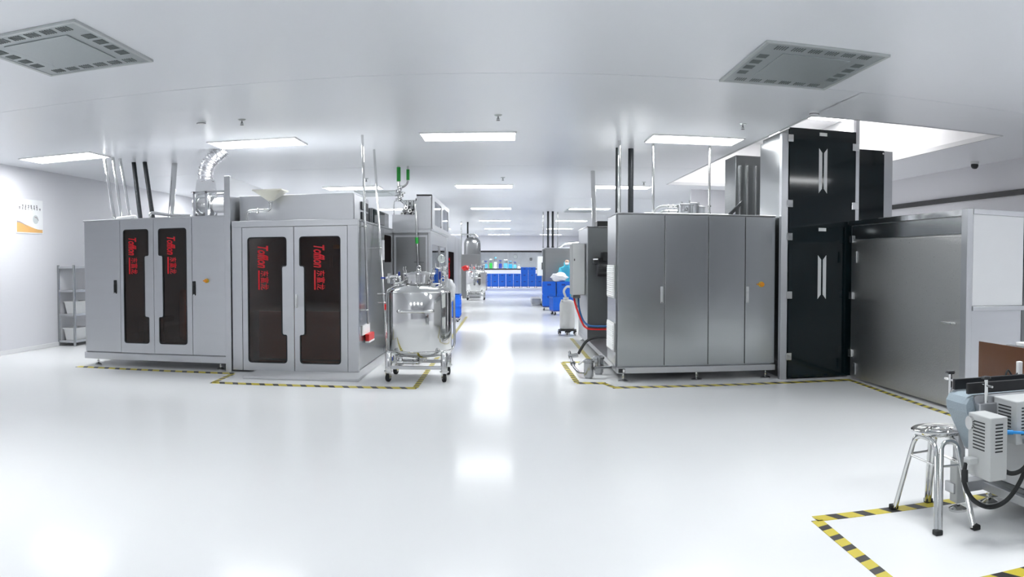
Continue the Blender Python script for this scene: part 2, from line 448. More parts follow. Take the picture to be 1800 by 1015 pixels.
# ------------------------------------------------------------------ ceiling vents, sprinklers, small ceiling things
def vent(x0, x1, y0, y1, label, slots=True):
    t = thing('ceiling_vent', label, 'ceiling vent', ((x0 + x1) / 2, (y0 + y1) / 2, ZC), 'square ceiling air vents')
    z = ZC
    f = MB(); bw = .03
    f.box(x0, x1, y0, y0 + bw, z - .02, z, .003).box(x0, x1, y1 - bw, y1, z - .02, z, .003)
    f.box(x0, x0 + bw, y0 + bw, y1 - bw, z - .02, z, .003).box(x1 - bw, x1, y0 + bw, y1 - bw, z - .02, z, .003)
    f.build('frame', 'vent_frame', t)
    B(x0 + bw, x1 - bw, y0 + bw, y1 - bw, z - .012, z - .001).build('face_plate', 'vent_metal', t)
    w_, h_ = x1 - x0, y1 - y0
    B(x0 + .22 * w_, x1 - .22 * w_, y0 + .2 * h_, y1 - .2 * h_, z - .02, z - .012, .006).build('centre_panel', 'vent_metal', t)
    if slots:
        n = 6
        for k in range(n):
            cx = x0 + w_ * (.16 + .68 * k / (n - 1)); cy = y0 + h_ * (.16 + .68 * k / (n - 1))
            for yy in (y0 + .10 * h_, y1 - .10 * h_):
                m_ = MB()
                for j in range(5): m_.box(cx - .045 + j * .02, cx - .037 + j * .02, yy - .05, yy + .05, z - .016, z - .0121)
                m_.build('louvre', 'vent_dark', t)
            if 0 < k < n - 1:
                for xx in (x0 + .10 * w_, x1 - .10 * w_):
                    m_ = MB()
                    for j in range(5): m_.box(xx - .04, xx + .04, cy - .05 + j * .024, cy - .04 + j * .024, z - .016, z - .0121)
                    m_.build('louvre', 'vent_dark', t)
    return t
vent(-3.74, -2.77, 4.83, 6.10, 'large square slotted ceiling vent at upper left')
vent(1.88, 2.90, 5.85, 7.24, 'large square slotted ceiling vent at upper right')
vent(5.2, 6.2, 5.85, 7.12, 'square ceiling vent cut by the right picture edge')
vent(1.8, 2.8, 25.3, 26.6, 'far ceiling vent over the right machines', False)
vent(-3.5, -2.55, 18.6, 20.0, 'grey ceiling vent behind the two steel poles', False)
def sprinkler(x, y, label):
    t = thing('sprinkler', label, 'sprinkler', (x, y, ZC), 'ceiling sprinklers')
    MB().lathe([(.045, 0), (.045, -.004), (.03, -.014), (.012, -.016)], (x, y, ZC), seg=20).build('rosette', 'vent_frame', t)
    m_ = MB().cyl((x, y, ZC - .012), (x, y, ZC - .05), .007, seg=8)
    m_.tube([(x - .004, y, ZC - .03), (x - .016, y, ZC - .045), (x - .003, y, ZC - .062)], .003, 6).tube([(x + .004, y, ZC - .03), (x + .016, y, ZC - .045), (x + .003, y, ZC - .062)], .003, 6)
    m_.build('body', 'steel_dark', t)
    MB().cyl((x, y, ZC - .062), (x, y, ZC - .066), .022, seg=14).build('deflector', 'steel_dark', t)
sprinkler(-2.99, 9.0, 'small ceiling sprinkler above the left machines')
sprinkler(-.11, 9.28, 'small ceiling sprinkler over the aisle')
sprinkler(2.74, 9.42, 'small ceiling sprinkler above the right machine')
sprinkler(-2.75, 15.9, 'small far ceiling sprinkler near the two steel poles')
sprinkler(-.1, 16.0, 'small far ceiling sprinkler over the aisle')
sprinkler(2.75, 16.6, 'small far ceiling sprinkler beyond right machine poles')
def beacon(x, y, label):
    t = thing('smoke_detector', label, 'smoke detector', (x, y, ZC), 'white ceiling detectors')
    MB().lathe([(.055, 0), (.055, -.012), (.045, -.03), (.02, -.036)], (x, y, ZC), seg=24).build('housing', 'white_plastic', t)
    MB().torus((x, y, ZC - .022), .05, .004).build('vent_ring', 'ink', t)
beacon(-3.47, 8.95, 'round white smoke detector on ceiling at left')
beacon(3.25, 8.4, 'round white smoke detector near the ceiling well')
# dome camera under the ceiling at right
t = thing('security_camera', 'small dome security camera near right wall', 'camera', (6.95, 11.0, ZC))
MB().lathe([(.07, 0), (.07, -.03), (.05, -.05)], (6.95, 11.0, ZC), seg=24).build('mount', 'white_plastic', t)
MB().lathe([(.055, -.04), (.062, -.06), (.055, -.09), (.035, -.112), (.001, -.118)], (6.95, 11.0, ZC), seg=24).build('dome', 'black', t)

# ------------------------------------------------------------------ hazard tape on the floor
def tape(a, b, label, wdt=.055):
    a = Vector((*a, 0)); b = Vector((*b, 0)); d = b - a
    m_ = MB().box(0, d.length, -wdt / 2, wdt / 2, 0, .0018)
    o = m_.build('floor_tape', 'hazard_tape'); o.location = (a.x, a.y, .0004); o.rotation_euler = (0, 0, math.atan2(d.y, d.x))
    tag(o, label, 'floor tape', 'yellow and black hazard tape')
tape((-5.76, 9.98), (-3.46, 9.98), 'hazard tape along the front of the leftmost cabinet', 0.14)
tape((-3.46, 9.95), (-3.43, 9.15), 'short hazard tape joining the two left tape lines', 0.065)
tape((-3.45, 9.15), (-1.02, 9.15), 'hazard tape in front of the double-door cabinet and tank', 0.14)
tape((-1.04, 9.18), (-1.08, 21.5), 'long hazard tape along the left edge of the aisle', 0.065)
tape((1.17, 9.17), (4.08, 9.19), 'hazard tape in front of the right machine and black tower', 0.14)
tape((4.05, 9.17), (3.97, 6.3), 'hazard tape beside the frosted steel box', 0.065)
tape((1.19, 9.2), (1.12, 9.50), 'short slanted hazard tape at the right machine corner', 0.065)
tape((1.14, 9.52), (.80, 9.56), 'short hazard tape in front of the floor filters', 0.14)
tape((.81, 9.58), (.77, 11.55), 'hazard tape beside the floor filters toward the back', 0.065)
tape((.77, 11.58), (1.18, 11.60), 'short hazard tape behind the floor filters', 0.14)
tape((1.18, 11.63), (1.18, 15.3), 'hazard tape running back to the white jug dolly', 0.065)
tape((1.65, 4.19), (3.1, 4.18), 'hazard tape passing under the round stool', 0.095)
tape((1.65, 4.16), (1.63, 2.9), 'hazard tape left of the stool toward the viewer', 0.065)
tape((1.66, 3.04), (3.2, 3.04), 'hazard tape at the bottom right picture corner', 0.095)

# ------------------------------------------------------------------ helpers for machines
def XZ(u, v, d): return (u, d, v)
def YZ(u, v, d): return (d, u, v)
def shell(mb, x0, x1, y0, y1, z0, z1, t=.03, front=False):
    """open-fronted cabinet carcass (open toward -Y)"""
    mb.box(x0, x0 + t, y0, y1, z0, z1).box(x1 - t, x1, y0, y1, z0, z1)
    mb.box(x0 + t, x1 - t, y1 - t, y1, z0, z1)
    mb.box(x0 + t, x1 - t, y0, y1 - t, z0, z0 + t).box(x0 + t, x1 - t, y0, y1 - t, z1 - t, z1)
    return mb
def rect(x0, x1, z0, z1): return [(x0, z0), (x1, z0), (x1, z1), (x0, z1)]
def notch_win(x0, x1, z0, z1, side, n, a, b):
    """tall window outline with a long notch on one side"""
    if side > 0: p = [(x0, z0), (x1, z0), (x1, a), (x1 - n, a), (x1 - n, b), (x1, b), (x1, z1), (x0, z1)]
    else: p = [(x0, z0), (x1, z0), (x1, z1), (x0, z1), (x0, b), (x0 + n, b), (x0 + n, a), (x0, a)]
    return p
def inset(poly, cx, cz, k, dx):
    return poly
def window_door(parent, x0, x1, z0, z1, y, win, r=.045, m='steel_light', th=.025):
    d = MB().plate(rect(x0, x1, z0, z1), [round_poly(win, r)], XZ, y, y + th).build('door', m, parent)
    outer = round_poly(win, r); xs = [p[0] for p in win]; zs = [p[1] for p in win]
    cx, cz = (min(xs) + max(xs)) / 2, (min(zs) + max(zs)) / 2
    # gasket: band just inside the cut-out, following its outline
    n = len(outer); inn = []
    for i in range(n):
        a = Vector((*outer[i - 1], 0)); b = Vector((*outer[i], 0)); c = Vector((*outer[(i + 1) % n], 0))
        t_ = (c - a); t_.normalize(); nn = Vector((-t_.y, t_.x, 0)); inn.append((b.x + nn.x * .014, b.y + nn.y * .014))
    gs = MB().plate(outer, [inn], XZ, y - .004, y + th).build('gasket', 'gasket', d)
    MB().plate(outer, [], XZ, y + .010, y + .016).build('pane', 'glass_brown', d)
    return d
def vertical_sign(parent, fnx, zt, xb, size, size2, k1=.55, k2=.73, red='red'):
    """red lettering that reads from top to bottom: latin name, then three characters over a thin rule"""
    mb, W = text_mb('Tofflon', size, lambda u, v, d: fnx(xb + v, zt - u), shear=.28, off=.003 * size / .13, space=.95, stretch=k1)
    mb.build('lettering', red, parent)
    z2 = zt - W - .03
    mb, W2 = text_mb('东富龙', size2, lambda u, v, d: fnx(xb + .045 + v, z2 - u), off=.0008, stretch=k2)
    mb.build('lettering', red, parent)
    r_ = MB(); vs = [fnx(xb + a, z2 - b) for a, b in ((.0, 0), (.022, 0), (.022, W2), (.0, W2))]; r_.add(vs, [(0, 1, 2, 3)])
    r_.build('rule', red, parent)
def lever_handle(parent, x, y, z, h, m='black', wdt=.035):
    hd = MB().box(x - wdt / 2, x + wdt / 2, y - .012, y, z - h / 2, z + h / 2, .006).build('handle', m, parent)
    MB().box(x - wdt * .32, x + wdt * .32, y - .03, y - .012, z - h * .42, z + h * .2, .005).build('lever', m, hd)
    MB().cyl((x, y - .017, z - h * .46), (x, y - .010, z - h * .46), wdt * .25, seg=12).build('lock', 'polish', hd)
def estop(parent, x, y, z, s=1.0):
    e = MB().cyl((x, y, z), (x, y - .012, z), .034 * s, seg=20).build('emergency_stop', 'yellow', parent)
    MB().lathe([(.018 * s, -.012), (.02 * s, -.03), (.03 * s, -.034), (.028 * s, -.045), (.005, -.048)], (x, y, z), 'Y', 18).build('button', 'orange', e)
    MB().box(x - .055 * s, x - .03 * s, y - .03, y - .005, z - .008, z + .008, .004).build('lever', 'orange', e)
def level_foot(parent, x, y, z1, r=.05, name='foot'):
    m_ = MB().lathe([(r, 0), (r, .012), (r * .75, .02), (.016, .032), (.012, .034)], (x, y, 0), seg=20)
    m_.cyl((x, y, .03), (x, y, z1), .011, seg=10).cyl((x, y, .045), (x, y, .06), .02, seg=6)
    return m_.build(name, 'polish', parent)

# ------------------------------------------------------------------ leftmost cabinet
c1 = thing('machine_cabinet', 'leftmost long steel cabinet with two narrow dark notched windows', 'machine', (-4.68, 11.2, 0))
yf = 10.2
shell(MB(), -5.74, -3.63, yf + .03, 12.2, .19, 2.03).build('body', 'steel', c1)
B(-5.75, -3.625, yf - .03, 12.2, .10, .19, .004).build('base_frame', 'steel_light', c1)
B(-5.76, -3.62, yf - .01, 12.22, 2.03, 2.05, .004).build('top_plate', 'steel_light', c1)
sx = [-5.745, -5.18, -4.67, -4.11, -3.63]
B(sx[0], sx[1] - .003, yf, yf + .025, .2, 2.03, .003).build('panel', 'steel_light', c1)
B(sx[3] + .003, sx[4], yf, yf + .025, .2, 2.03, .003).build('panel', 'steel_light', c1)
d1 = window_door(c1, sx[1] + .002, sx[2] - .003, .2, 2.03, yf, notch_win(-5.13, -4.745, .33, 1.9, 1, .06, .70, 1.53))
d2 = window_door(c1, sx[2] + .002, sx[3] - .002, .2, 2.03, yf, notch_win(-4.60, -4.185, .33, 1.9, -1, .06, .70, 1.53))
vertical_sign(d1, lambda a, b: (a, yf + .0085, b), 1.80, -5.05, .165, .105)
vertical_sign(d2, lambda a, b: (a, yf + .0085, b), 1.80, -4.47, .165, .105)
lever_handle(c1, -5.26, yf, 1.11, .19, 'black', .045)
lever_handle(c1, -4.08, yf, 1.09, .19, 'black', .045)
estop(c1, -3.90, yf, 1.19, .85)
for px_ in (-5.6, -3.75):
    for py_ in (10.3, 12.1): level_foot(c1, px_, py_, .10)
# what shows dimly behind the brown glass
for k, (cx, z0, z1, r) in enumerate(((-4.42, .38, 1.05, .10), (-4.32, .36, .42, .16))):
    MB().lathe([(r, z0), (r, z1 - .04), (r * .8, z1), (.02, z1 + .01)], (cx, 10.75, 0), seg=24).build('inner_vessel', 'copper', c1)
MB().box(-5.1, -4.72, 10.6, 11.0, .6, .66).box(-5.1, -5.05, 10.6, 10.65, .22, .6).box(-4.77, -4.72, 10.6, 10.65, .22, .6).build('inner_frame', 'steel_dark', c1)
MB().box(-5.15, -4.70, 10.26, 10.29, 1.42, 1.45).build('inner_bar', 'black', c1)

# ------------------------------------------------------------------ tall thin partition between the two left machines
tp = thing('steel_partition', 'tall thin steel partition between the two left cabinets', 'partition', (-3.57, 11, 0))
B(-3.61, -3.53, 10.1, 10.16, 0, 2.55, .006).build('front_post', 'steel_light', tp)
MB().add([(-3.60, 10.16, .1), (-3.60, 12.2, .1), (-3.60, 12.2, 2.5), (-3.60, 10.16, 2.54), (-3.56, 10.16, .1), (-3.56, 12.2, .1), (-3.56, 12.2, 2.5), (-3.56, 10.16, 2.54)],
         [(0, 1, 2, 3), (4, 5, 6, 7), (0, 1, 5, 4), (1, 2, 6, 5), (2, 3, 7, 6), (3, 0, 4, 7)]).build('sheet', 'steel_light', tp)

# ------------------------------------------------------------------ double-door cabinet
c2 = thing('machine_cabinet', 'steel cabinet with wide double doors and brown notched windows', 'machine', (-2.7, 11.7, 0))
yf = 10.13
shell(MB(), -3.5, -1.90, yf + .05, 13.3, .05, 1.93).build('body', 'steel', c2)
# aisle side cladding with its own small window
sd = MB().plate([(yf + .05, .05), (13.32, .05), (13.32, 1.94), (yf + .05, 1.94)], [round_poly(rect(12.42, 13.16, 1.42, 1.84), .05)], YZ, -1.90, -1.875).build('side_panel', 'steel', c2)
MB().plate(round_poly(rect(12.42, 13.16, 1.42, 1.84), .05), [], YZ, -1.895, -1.880).build('side_window', 'dark_film', c2)
B(-1.885, -1.845, 12.22, 12.25, 1.45, 1.75, .006).build('side_handle', 'paint_light', c2)
for yy in (12.3,): B(-1.874, -1.872, yy, yy + .006, .06, 1.93).build('seam', 'steel_dark', c2)
B(-3.52, -1.86, yf - .005, yf + .05, 1.88, 1.96, .004).build('header', 'steel_light', c2)
B(-3.52, -1.86, yf + .05, 13.32, 1.94, 1.96, .003).build('top_plate', 'steel', c2)
B(-3.52, -3.385, yf, yf + .05, .03, 1.88, .003).build('pillar', 'steel_light', c2)
B(-1.995, -1.86, yf, yf + .05, .03, 1.88, .003).build('pillar', 'steel_light', c2)
d1 = window_door(c2, -3.38, -2.694, .03, 1.875, yf + .004, notch_win(-3.31, -2.785, .13, 1.75, 1, .06, .50, 1.37), .05)
d2 = window_door(c2, -2.686, -2.0, .03, 1.875, yf + .004, notch_win(-2.62, -2.085, .13, 1.75, -1, .06, .50, 1.37), .05)
vertical_sign(d1, lambda a, b: (a, yf + .0125, b), 1.655, -3.17, .195, .115)
vertical_sign(d2, lambda a, b: (a, yf + .0125, b), 1.655, -2.43, .195, .115)
lever_handle(c2, -2.66, yf + .004, .93, .17, 'white_plastic', .032)
# inside
MB().tube(smooth_path([(-3.3, 10.5, 1.52), (-3.15, 10.45, 1.62), (-3.02, 10.4, 1.72), (-2.9, 10.5, 1.78)]), .012).build('inner_hose', 'polish', c2)
MB().tube(smooth_path([(-3.12, 10.42, 1.62), (-3.22, 10.4, 1.5), (-3.15, 10.4, 1.42), (-2.98, 10.42, 1.48), (-2.9, 10.44, 1.68)]), .009).build('inner_hose', 'polish', c2)
MB().tube([(-2.5, 10.6, 1.42), (-2.25, 10.6, 1.42)], .03).cyl((-2.3, 10.6, 1.36), (-2.3, 10.6, 1.5), .045).cyl((-2.22, 10.6, 1.36), (-2.22, 10.6, 1.48), .02).build('inner_valve', 'polish', c2)
B(-2.3, -2.08, 10.7, 10.71, 1.60, 1.65).build('inner_label', 'yellow', c2)
B(-3.4, -2.0, 10.9, 10.95, .1, .75).build('inner_panel', 'amber_part', c2)
# plinth
B(-3.2, -1.76, 9.56, 13.2, .0, .035, .008).build('plinth', 'paint_light', c2)
# upper housing
uh = B(-3.52, -1.98, 10.46, 11.62, 1.96, 2.31, .006).build('upper_housing', 'steel_light', c2)
B(-1.9795, -1.976, 10.5, 10.51, 1.97, 2.3).build('seam', 'steel_dark', uh)
u2 = B(-3.4, -1.93, 11.7, 13.28, 1.96, 2.20, .006).build('rear_housing', 'steel', c2)
for a, b in ((11.0, 11.5),):
    B(-1.98, -1.962, a, b, 2.0, 2.1, .002).build('dark_opening', 'black', uh); B(-1.98, -1.962, a, b, 2.13, 2.24, .002).build('dark_opening', 'black', uh)
B(-1.93, -1.915, 11.75, 12.75, 1.99, 2.18, .003).build('dark_window', 'black_glass', u2)

# feed hopper on top of it
hp = thing('feed_hopper', 'cream funnel hopper on top of the double-door cabinet', 'hopper', (-3.02, 10.27, 2.1))
def frus(mb, c, a0, b0, z0, a1, b1, z1):
    x, y = c
    vs = [(x - a0, y - b0, z0), (x + a0, y - b0, z0), (x + a0, y + b0, z0), (x - a0, y + b0, z0), (x - a1, y - b1, z1), (x + a1, y - b1, z1), (x + a1, y + b1, z1), (x - a1, y + b1, z1)]
    mb.add(vs, [(0, 1, 5, 4), (1, 2, 6, 5), (2, 3, 7, 6), (3, 0, 4, 7), (0, 3, 2, 1), (4, 5, 6, 7)])
    return mb
frus(MB(), (-3.03, 10.27), .03, .03, 2.22, .19, .17, 2.345).build('cone', 'cream_steel', hp)
rm = MB()
for a in ((-3.225, -2.835, 10.095, 10.11), (-3.225, -2.835, 10.43, 10.445), (-3.225, -3.21, 10.11, 10.43), (-2.85, -2.835, 10.11, 10.43)): rm.box(a[0], a[1], a[2], a[3], 2.34, 2.358)
rm.build('rim', 'cream_steel', hp)
MB().tube(arc_path([(-3.03, 10.27, 2.23), (-3.03, 10.27, 2.10), (-3.35, 10.27, 2.10), (-3.35, 10.27, 1.965)], .06), .019, 12).build('outlet_pipe', 'polish', hp)
MB().torus((-3.03, 10.27, 2.2), .026, .008).build('clamp', 'polish', hp)
MB().torus((-3.2, 10.27, 2.10), .026, .008, 'X').cyl((-3.2, 10.27, 2.1), (-3.2, 10.22, 2.06), .008).build('clamp', 'polish', hp)

# ------------------------------------------------------------------ pipes above the left cabinets
def pipe(name, pts, r, m, label, cat='pipe', group=None, seg=14, rad=.08, collars=(), cm='polish'):
    mb = MB().tube(arc_path(pts, rad) if len(pts) > 2 else pts, r, seg)
    if not collars:
        return single(name, mb, m, label, cat, group)
    t = thing(name, label, cat, Vector(pts[-1]), group)
    mb.build('tube', m, t)
    for z in collars:
        # position along the run
        P0, P1 = Vector(pts[0]), Vector(pts[1]); k = (z - P0.z) / (P1.z - P0.z) if abs(P1.z - P0.z) > 1e-6 else 0; c = P0.lerp(P1, k)
        MB().cyl((c.x, c.y, z - .012), (c.x, c.y, z + .012), r * 1.45, seg=14).build('collar', cm, t)
    return t
G1 = 'vertical pipes above the leftmost cabinet'
pipe('steel_pipe', [(-5.86, 11.05, ZC), (-5.62, 10.9, 2.06)], .026, 'polish', 'leaning steel pipe, leftmost above the left cabinet', group=G1, collars=(2.12,))
pipe('steel_pipe', [(-5.80, 11.22, ZC), (-5.60, 11.1, 2.06)], .026, 'polish', 'steel pipe, second from left above the left cabinet', group=G1, collars=(2.12,))
pipe('steel_pipe', [(-5.78, 11.42, ZC), (-5.55, 11.3, 2.06)], .026, 'polish', 'steel pipe, third from left above the left cabinet', group=G1, collars=(2.12,))
pipe('insulated_pipe', [(-5.80, 11.95, ZC), (-5.66, 11.9, 2.06)], .036, 'insulation', 'left of two black insulated pipes above left cabinet', group=G1, collars=(2.1,), cm='insulation')
pipe('insulated_pipe', [(-5.63, 12.0, ZC), (-5.46, 11.95, 2.06)], .036, 'insulation', 'right of two black insulated pipes above left cabinet', group=G1, collars=(2.1,), cm='insulation')
pipe('steel_pipe', [(-5.28, 12.4, ZC - .0), (-5.26, 12.15, 2.06)], .048, 'polish', 'thick single steel pipe right of the black pipes', group=G1, collars=(2.1,))
pipe('white_pipe', [(-5.52, 10.8, 2.055), (-5.52, 10.8, 2.10), (-5.22, 10.8, 2.12), (-5.22, 10.8, 2.055)], .022, 'white_plastic', 'short white pipe lying on the leftmost cabinet', rad=.03)
pipe('steel_pipe', [(-5.02, 10.85, 2.055), (-5.02, 10.85, 2.17), (-4.72, 10.9, 2.12), (-4.40, 10.9, 2.10), (-4.40, 10.9, 2.055)], .022, 'polish', 'bent steel pipe lying on the leftmost cabinet', rad=.06)

# exhaust fan with foil duct
fn_ = thing('exhaust_fan', 'exhaust fan with crumpled foil duct atop the left cabinet', 'fan', (-4.22, 11.1, 2.05))
cx, cy, cz = -4.22, 11.1, 2.26
MB().lathe([(.05, -.14), (.17, -.14), (.19, -.10), (.19, .06), (.15, .10), (.09, .12)], (cx, cy, cz), 'X', 32).build('housing', 'polish', fn_)
MB().torus((cx - .15, cy, cz), .15, .03, 'X', 28, 10).build('inlet_ring', 'polish', fn_)
MB().cyl((cx + .1, cy, cz - .01), (cx + .34, cy, cz - .01), .10, seg=20).build('motor', 'paint_light', fn_)
mt = MB()
for k in range(8):
    q = 2 * PI * k / 8; mt.box(cx + .14, cx + .32, cy + .1 * math.cos(q) - .004, cy + .1 * math.cos(q) + .004, cz - .01 + .1 * math.sin(q) - .01, cz - .01 + .1 * math.sin(q) + .01)
mt.build('motor_fins', 'paint_light', fn_)
fb = MB()
for xx in (cx - .12, cx + .06, cx + .34): fb.box(xx - .015, xx + .015, cy - .22, cy - .19, 2.05, 2.44).box(xx - .015, xx + .015, cy + .19, cy + .22, 2.05, 2.44)
fb.box(cx - .135, cx + .355, cy - .22, cy - .19, 2.41, 2.44).box(cx - .135, cx + .355, cy + .19, cy + .22, 2.41, 2.44).box(cx - .135, cx + .355, cy - .22, cy + .22, 2.05, 2.075)
fb.build('frame', 'steel_light', fn_)
frus(MB(), (cx - .02, cy), .13, .13, 2.38, .10, .10, 2.62).build('transition', 'foil', fn_)
P = smooth_path([(cx - .02, cy, 2.58), (cx - .03, cy + .02, 2.74), (cx + .02, cy + .06, 2.88), (cx + .12, cy + .1, 2.98), (cx + .22, cy + .13, ZC)], 14)
rr = [.105 + .012 * math.sin(i * 1.9) for i in range(len(P))]
MB().tube(P, .1, 20, radii=rr).build('foil_duct', 'foil', fn_, 60)

# ------------------------------------------------------------------ shelf rack with tubs, poster on the left wall
sr = thing('shelf_rack', 'narrow open steel shelf rack against the left wall', 'shelf', (-7.42, 13.2, 0))
for x in (-7.58, -7.26):
    for y in (12.50, 13.9):
        B(x - .018, x + .018, y - .018, y + .018, 0, 1.43, .004).build('post', 'steel', sr)
shz = (.09, .56, .98, 1.40)
for z in shz:
    s_ = B(-7.58, -7.26, 12.51, 13.9, z - .004, z + .008).build('shelf', 'steel', sr)
    B(-7.59, -7.25, 12.49, 12.515, z - .03, z + .01, .003).build('lip', 'steel_light', s_)
    B(-7.26, -7.245, 12.515, 13.9, z - .03, z + .01, .003).build('lip', 'steel_light', s_)
def tub(x, y, z, label):
    t = thing('storage_tub', label, 'tub', (x, y, z), 'white plastic tubs on the shelf rack')
    a0, b0, a1, b1, h = .10, .20, .125, .25, .21
    mb = MB(); vs = []
    for a, b, zz in ((a0, b0, 0), (a1, b1, h), (a1 - .006, b1 - .006, h), (a0 - .006, b0 - .006, .008)):
        vs += [(x - a, y - b, z + zz), (x + a, y - b, z + zz), (x + a, y + b, z + zz), (x - a, y + b, z + zz)]
    fs = [(0, 1, 2, 3), (12, 13, 14, 15)]
    for r_ in range(3):
        for k in range(4): fs.append((r_ * 4 + k, r_ * 4 + (k + 1) % 4, r_ * 4 + 4 + (k + 1) % 4, r_ * 4 + 4 + k))
    mb.add(vs, fs).build('body', 'white_plastic', t)
    rm = MB()
    rm.box(x - a1 - .012, x + a1 + .012, y - b1 - .012, y - b1 + .004, z + h - .012, z + h + .004).box(x - a1 - .012, x + a1 + .012, y + b1 - .004, y + b1 + .012, z + h - .012, z + h + .004)
    rm.box(x - a1 - .012, x - a1 + .004, y - b1, y + b1, z + h - .012, z + h + .004).box(x + a1 - .004, x + a1 + .012, y - b1, y + b1, z + h - .012, z + h + .004)
    rm.build('rim', 'white_plastic', t)
tub(-7.42, 12.88, .568, 'white plastic tub on the second lowest rack shelf')
tub(-7.42, 12.84, .098, 'white plastic tub on the lowest rack shelf')
po = thing('wall_poster', 'white wall poster with orange wave along its bottom', 'poster', (XL, 11.6, 1.98))
B(XL + .001, XL + .012, 11.21, 12.03, 1.97, 2.54).build('board', 'paper', po)
def PO(u, v, d): return (XL + .0125 + d, 11.21 + u * .82, 1.97 + v * .57)
wv = [(.02, .03), (.98, .03), (.98, .125)] + [(.98 - .96 * k / 16, .125 + .20 * (0.5 - 0.5 * math.cos(PI * k / 16)) - .02 * math.sin(PI * k / 16)) for k in range(1, 16)] + [(.02, .31)]
MB().add([PO(u, v, .0004) for u, v in wv], [tuple(range(len(wv)))]).build('wave', 'poster_orange', po)
gw = [(.02, .31), (.12, .305), (.25, .27), (.35, .22), (.45, .165), (.35, .24), (.25, .295), (.12, .345), (.02, .355)]
MB().add([PO(u, v, .0006) for u, v in gw], [tuple(range(len(gw)))]).build('grey_band', 'poster_grey', po)  # grey printed band along the upper edge of the wave
def glyphs(mb, n, u0, du, v, s):
    for k in range(n):
        u = u0 + du * k; rnd = random.Random(k * 7 + n)
        for q in range(4):
            if rnd.random() < .5:
                a = v + (rnd.random() - .5) * s * 1.3; mb.add([PO(u - s * .45, a, .0005), PO(u + s * .45, a, .0005), PO(u + s * .45, a + s * .3, .0005), PO(u - s * .45, a + s * .3, .0005)], [(0, 1, 2, 3)])
            else:
                a = u + (rnd.random() - .5) * s * .7; mb.add([PO(a, v - s * .7, .0005), PO(a + s * .2, v - s * .7, .0005), PO(a + s * .2, v + s * .7, .0005), PO(a, v + s * .7, .0005)], [(0, 1, 2, 3)])
gm = MB(); glyphs(gm, 6, .24, .105, .80, .052); glyphs(gm, 8, .13, .108, .725, .052); gm.build('print', 'ink', po)['kind'] = 'stuff'
em = MB(); pts = [(.72 + .11 * math.cos(2 * PI * k / 20), .42 + .13 * math.sin(2 * PI * k / 20)) for k in range(20)]
em.add([PO(u, v, .0004) for u, v in pts], [tuple(range(20))]).build('emblem', 'poster_soft', po)
em = MB(); pts = [(.68, .5), (.76, .5), (.84, .40), (.82, .39), (.75, .465), (.69, .47)]; em.add([PO(u, v, .0007) for u, v in pts], [tuple(range(6))]).build('emblem_mark', 'poster_grey', po)

# ------------------------------------------------------------------ steel poles beside the double-door cabinet
t = thing('steel_pole', 'tall steel pole fixed to the double-door cabinet side, nearer one', 'pipe', (-1.80, 10.5, .62))
MB().cyl((-1.87, 10.53, ZC), (-1.80, 10.5, .62), .017, seg=12).build('tube', 'polish', t)
for z in (1.88, .8): MB().cyl((-1.874, 10.5, z), (-1.81, 10.5, z), .011, seg=10).torus((-1.815 - (z - .62) * .02, 10.5, z), .022, .007).build('bracket', 'polish', t)
t = thing('sign_holder', 'small white card over a red box on cabinet side', 'sign', (-1.86, 10.9, .38))
B(-1.874, -1.862, 10.43, 11.0, .47, .60, .003).build('card', 'paper', t)
B(-1.862, -1.81, 10.62, 11.05, .38, .475, .006).build('red_box', 'red_plastic', t)
B(-1.862, -1.808, 10.62, 11.05, .36, .385, .004).build('red_box_edge', 'paper', t)
t = thing('steel_pole', 'tall steel feed pipe bending to the front tank, farther pole', 'pipe', (-1.66, 11.3, .12))
MB().tube(arc_path([(-1.93, 11.84, ZC - .01), (-1.72, 11.3, .95), (-1.66, 11.2, .16), (-1.50, 10.6, .16)], .08), .017, 12).build('tube', 'polish', t)
for z, x, y in ((1.62, -1.79, 11.47), (.98, -1.724, 11.3), (.86, -1.715, 11.29)): MB().cyl((x - .08, y, z), (x + .03, y, z), .008, seg=8).torus((x, y, z), .024, .008).build('bracket', 'polish', t)
B(-1.70, -1.62, 11.24, 11.3, .76, .84, .006).build('red_valve', 'red_plastic', t)
MB().cyl((-1.5, 10.56, .16), (-1.5, 10.66, .16), .024, seg=12).build('blue_cap', 'blue_dark', t)

# ------------------------------------------------------------------ mobile polished tank
def caster(mbw, mbf, x, y, ztop, r=.05, ang=0.3):
    ca, sa = math.cos(ang), math.sin(ang)
    def T(p): return (x + p[0] * ca - p[1] * sa, y + p[0] * sa + p[1] * ca, p[2])
    o = MB(); o.lathe([(r * .35, -.018), (r * .9, -.018), (r, -.012), (r, .012), (r * .9, .018), (r * .35, .018)], (0.02, 0, r), 'X', 20)
    # wheel axle along X
    o.v = [T(p) for p in o.v]; mbw.v and None
    mbw.add(o.v, o.f, o.s)
    f = MB().box(-.006, .0, -.022, .022, r * .8, r * 2.15).box(.04, .046, -.022, .022, r * .8, r * 2.15).box(-.012, .052, -.03, .03, r * 2.1, r * 2.25)
    f.cyl((.02, 0, r * 2.2), (.02, 0, ztop), .012, seg=10); f.cyl((-.012, 0, r), (.052, 0, r), .008, seg=8)
    mbf.add([T(p) for p in f.v], f.f, f.s)
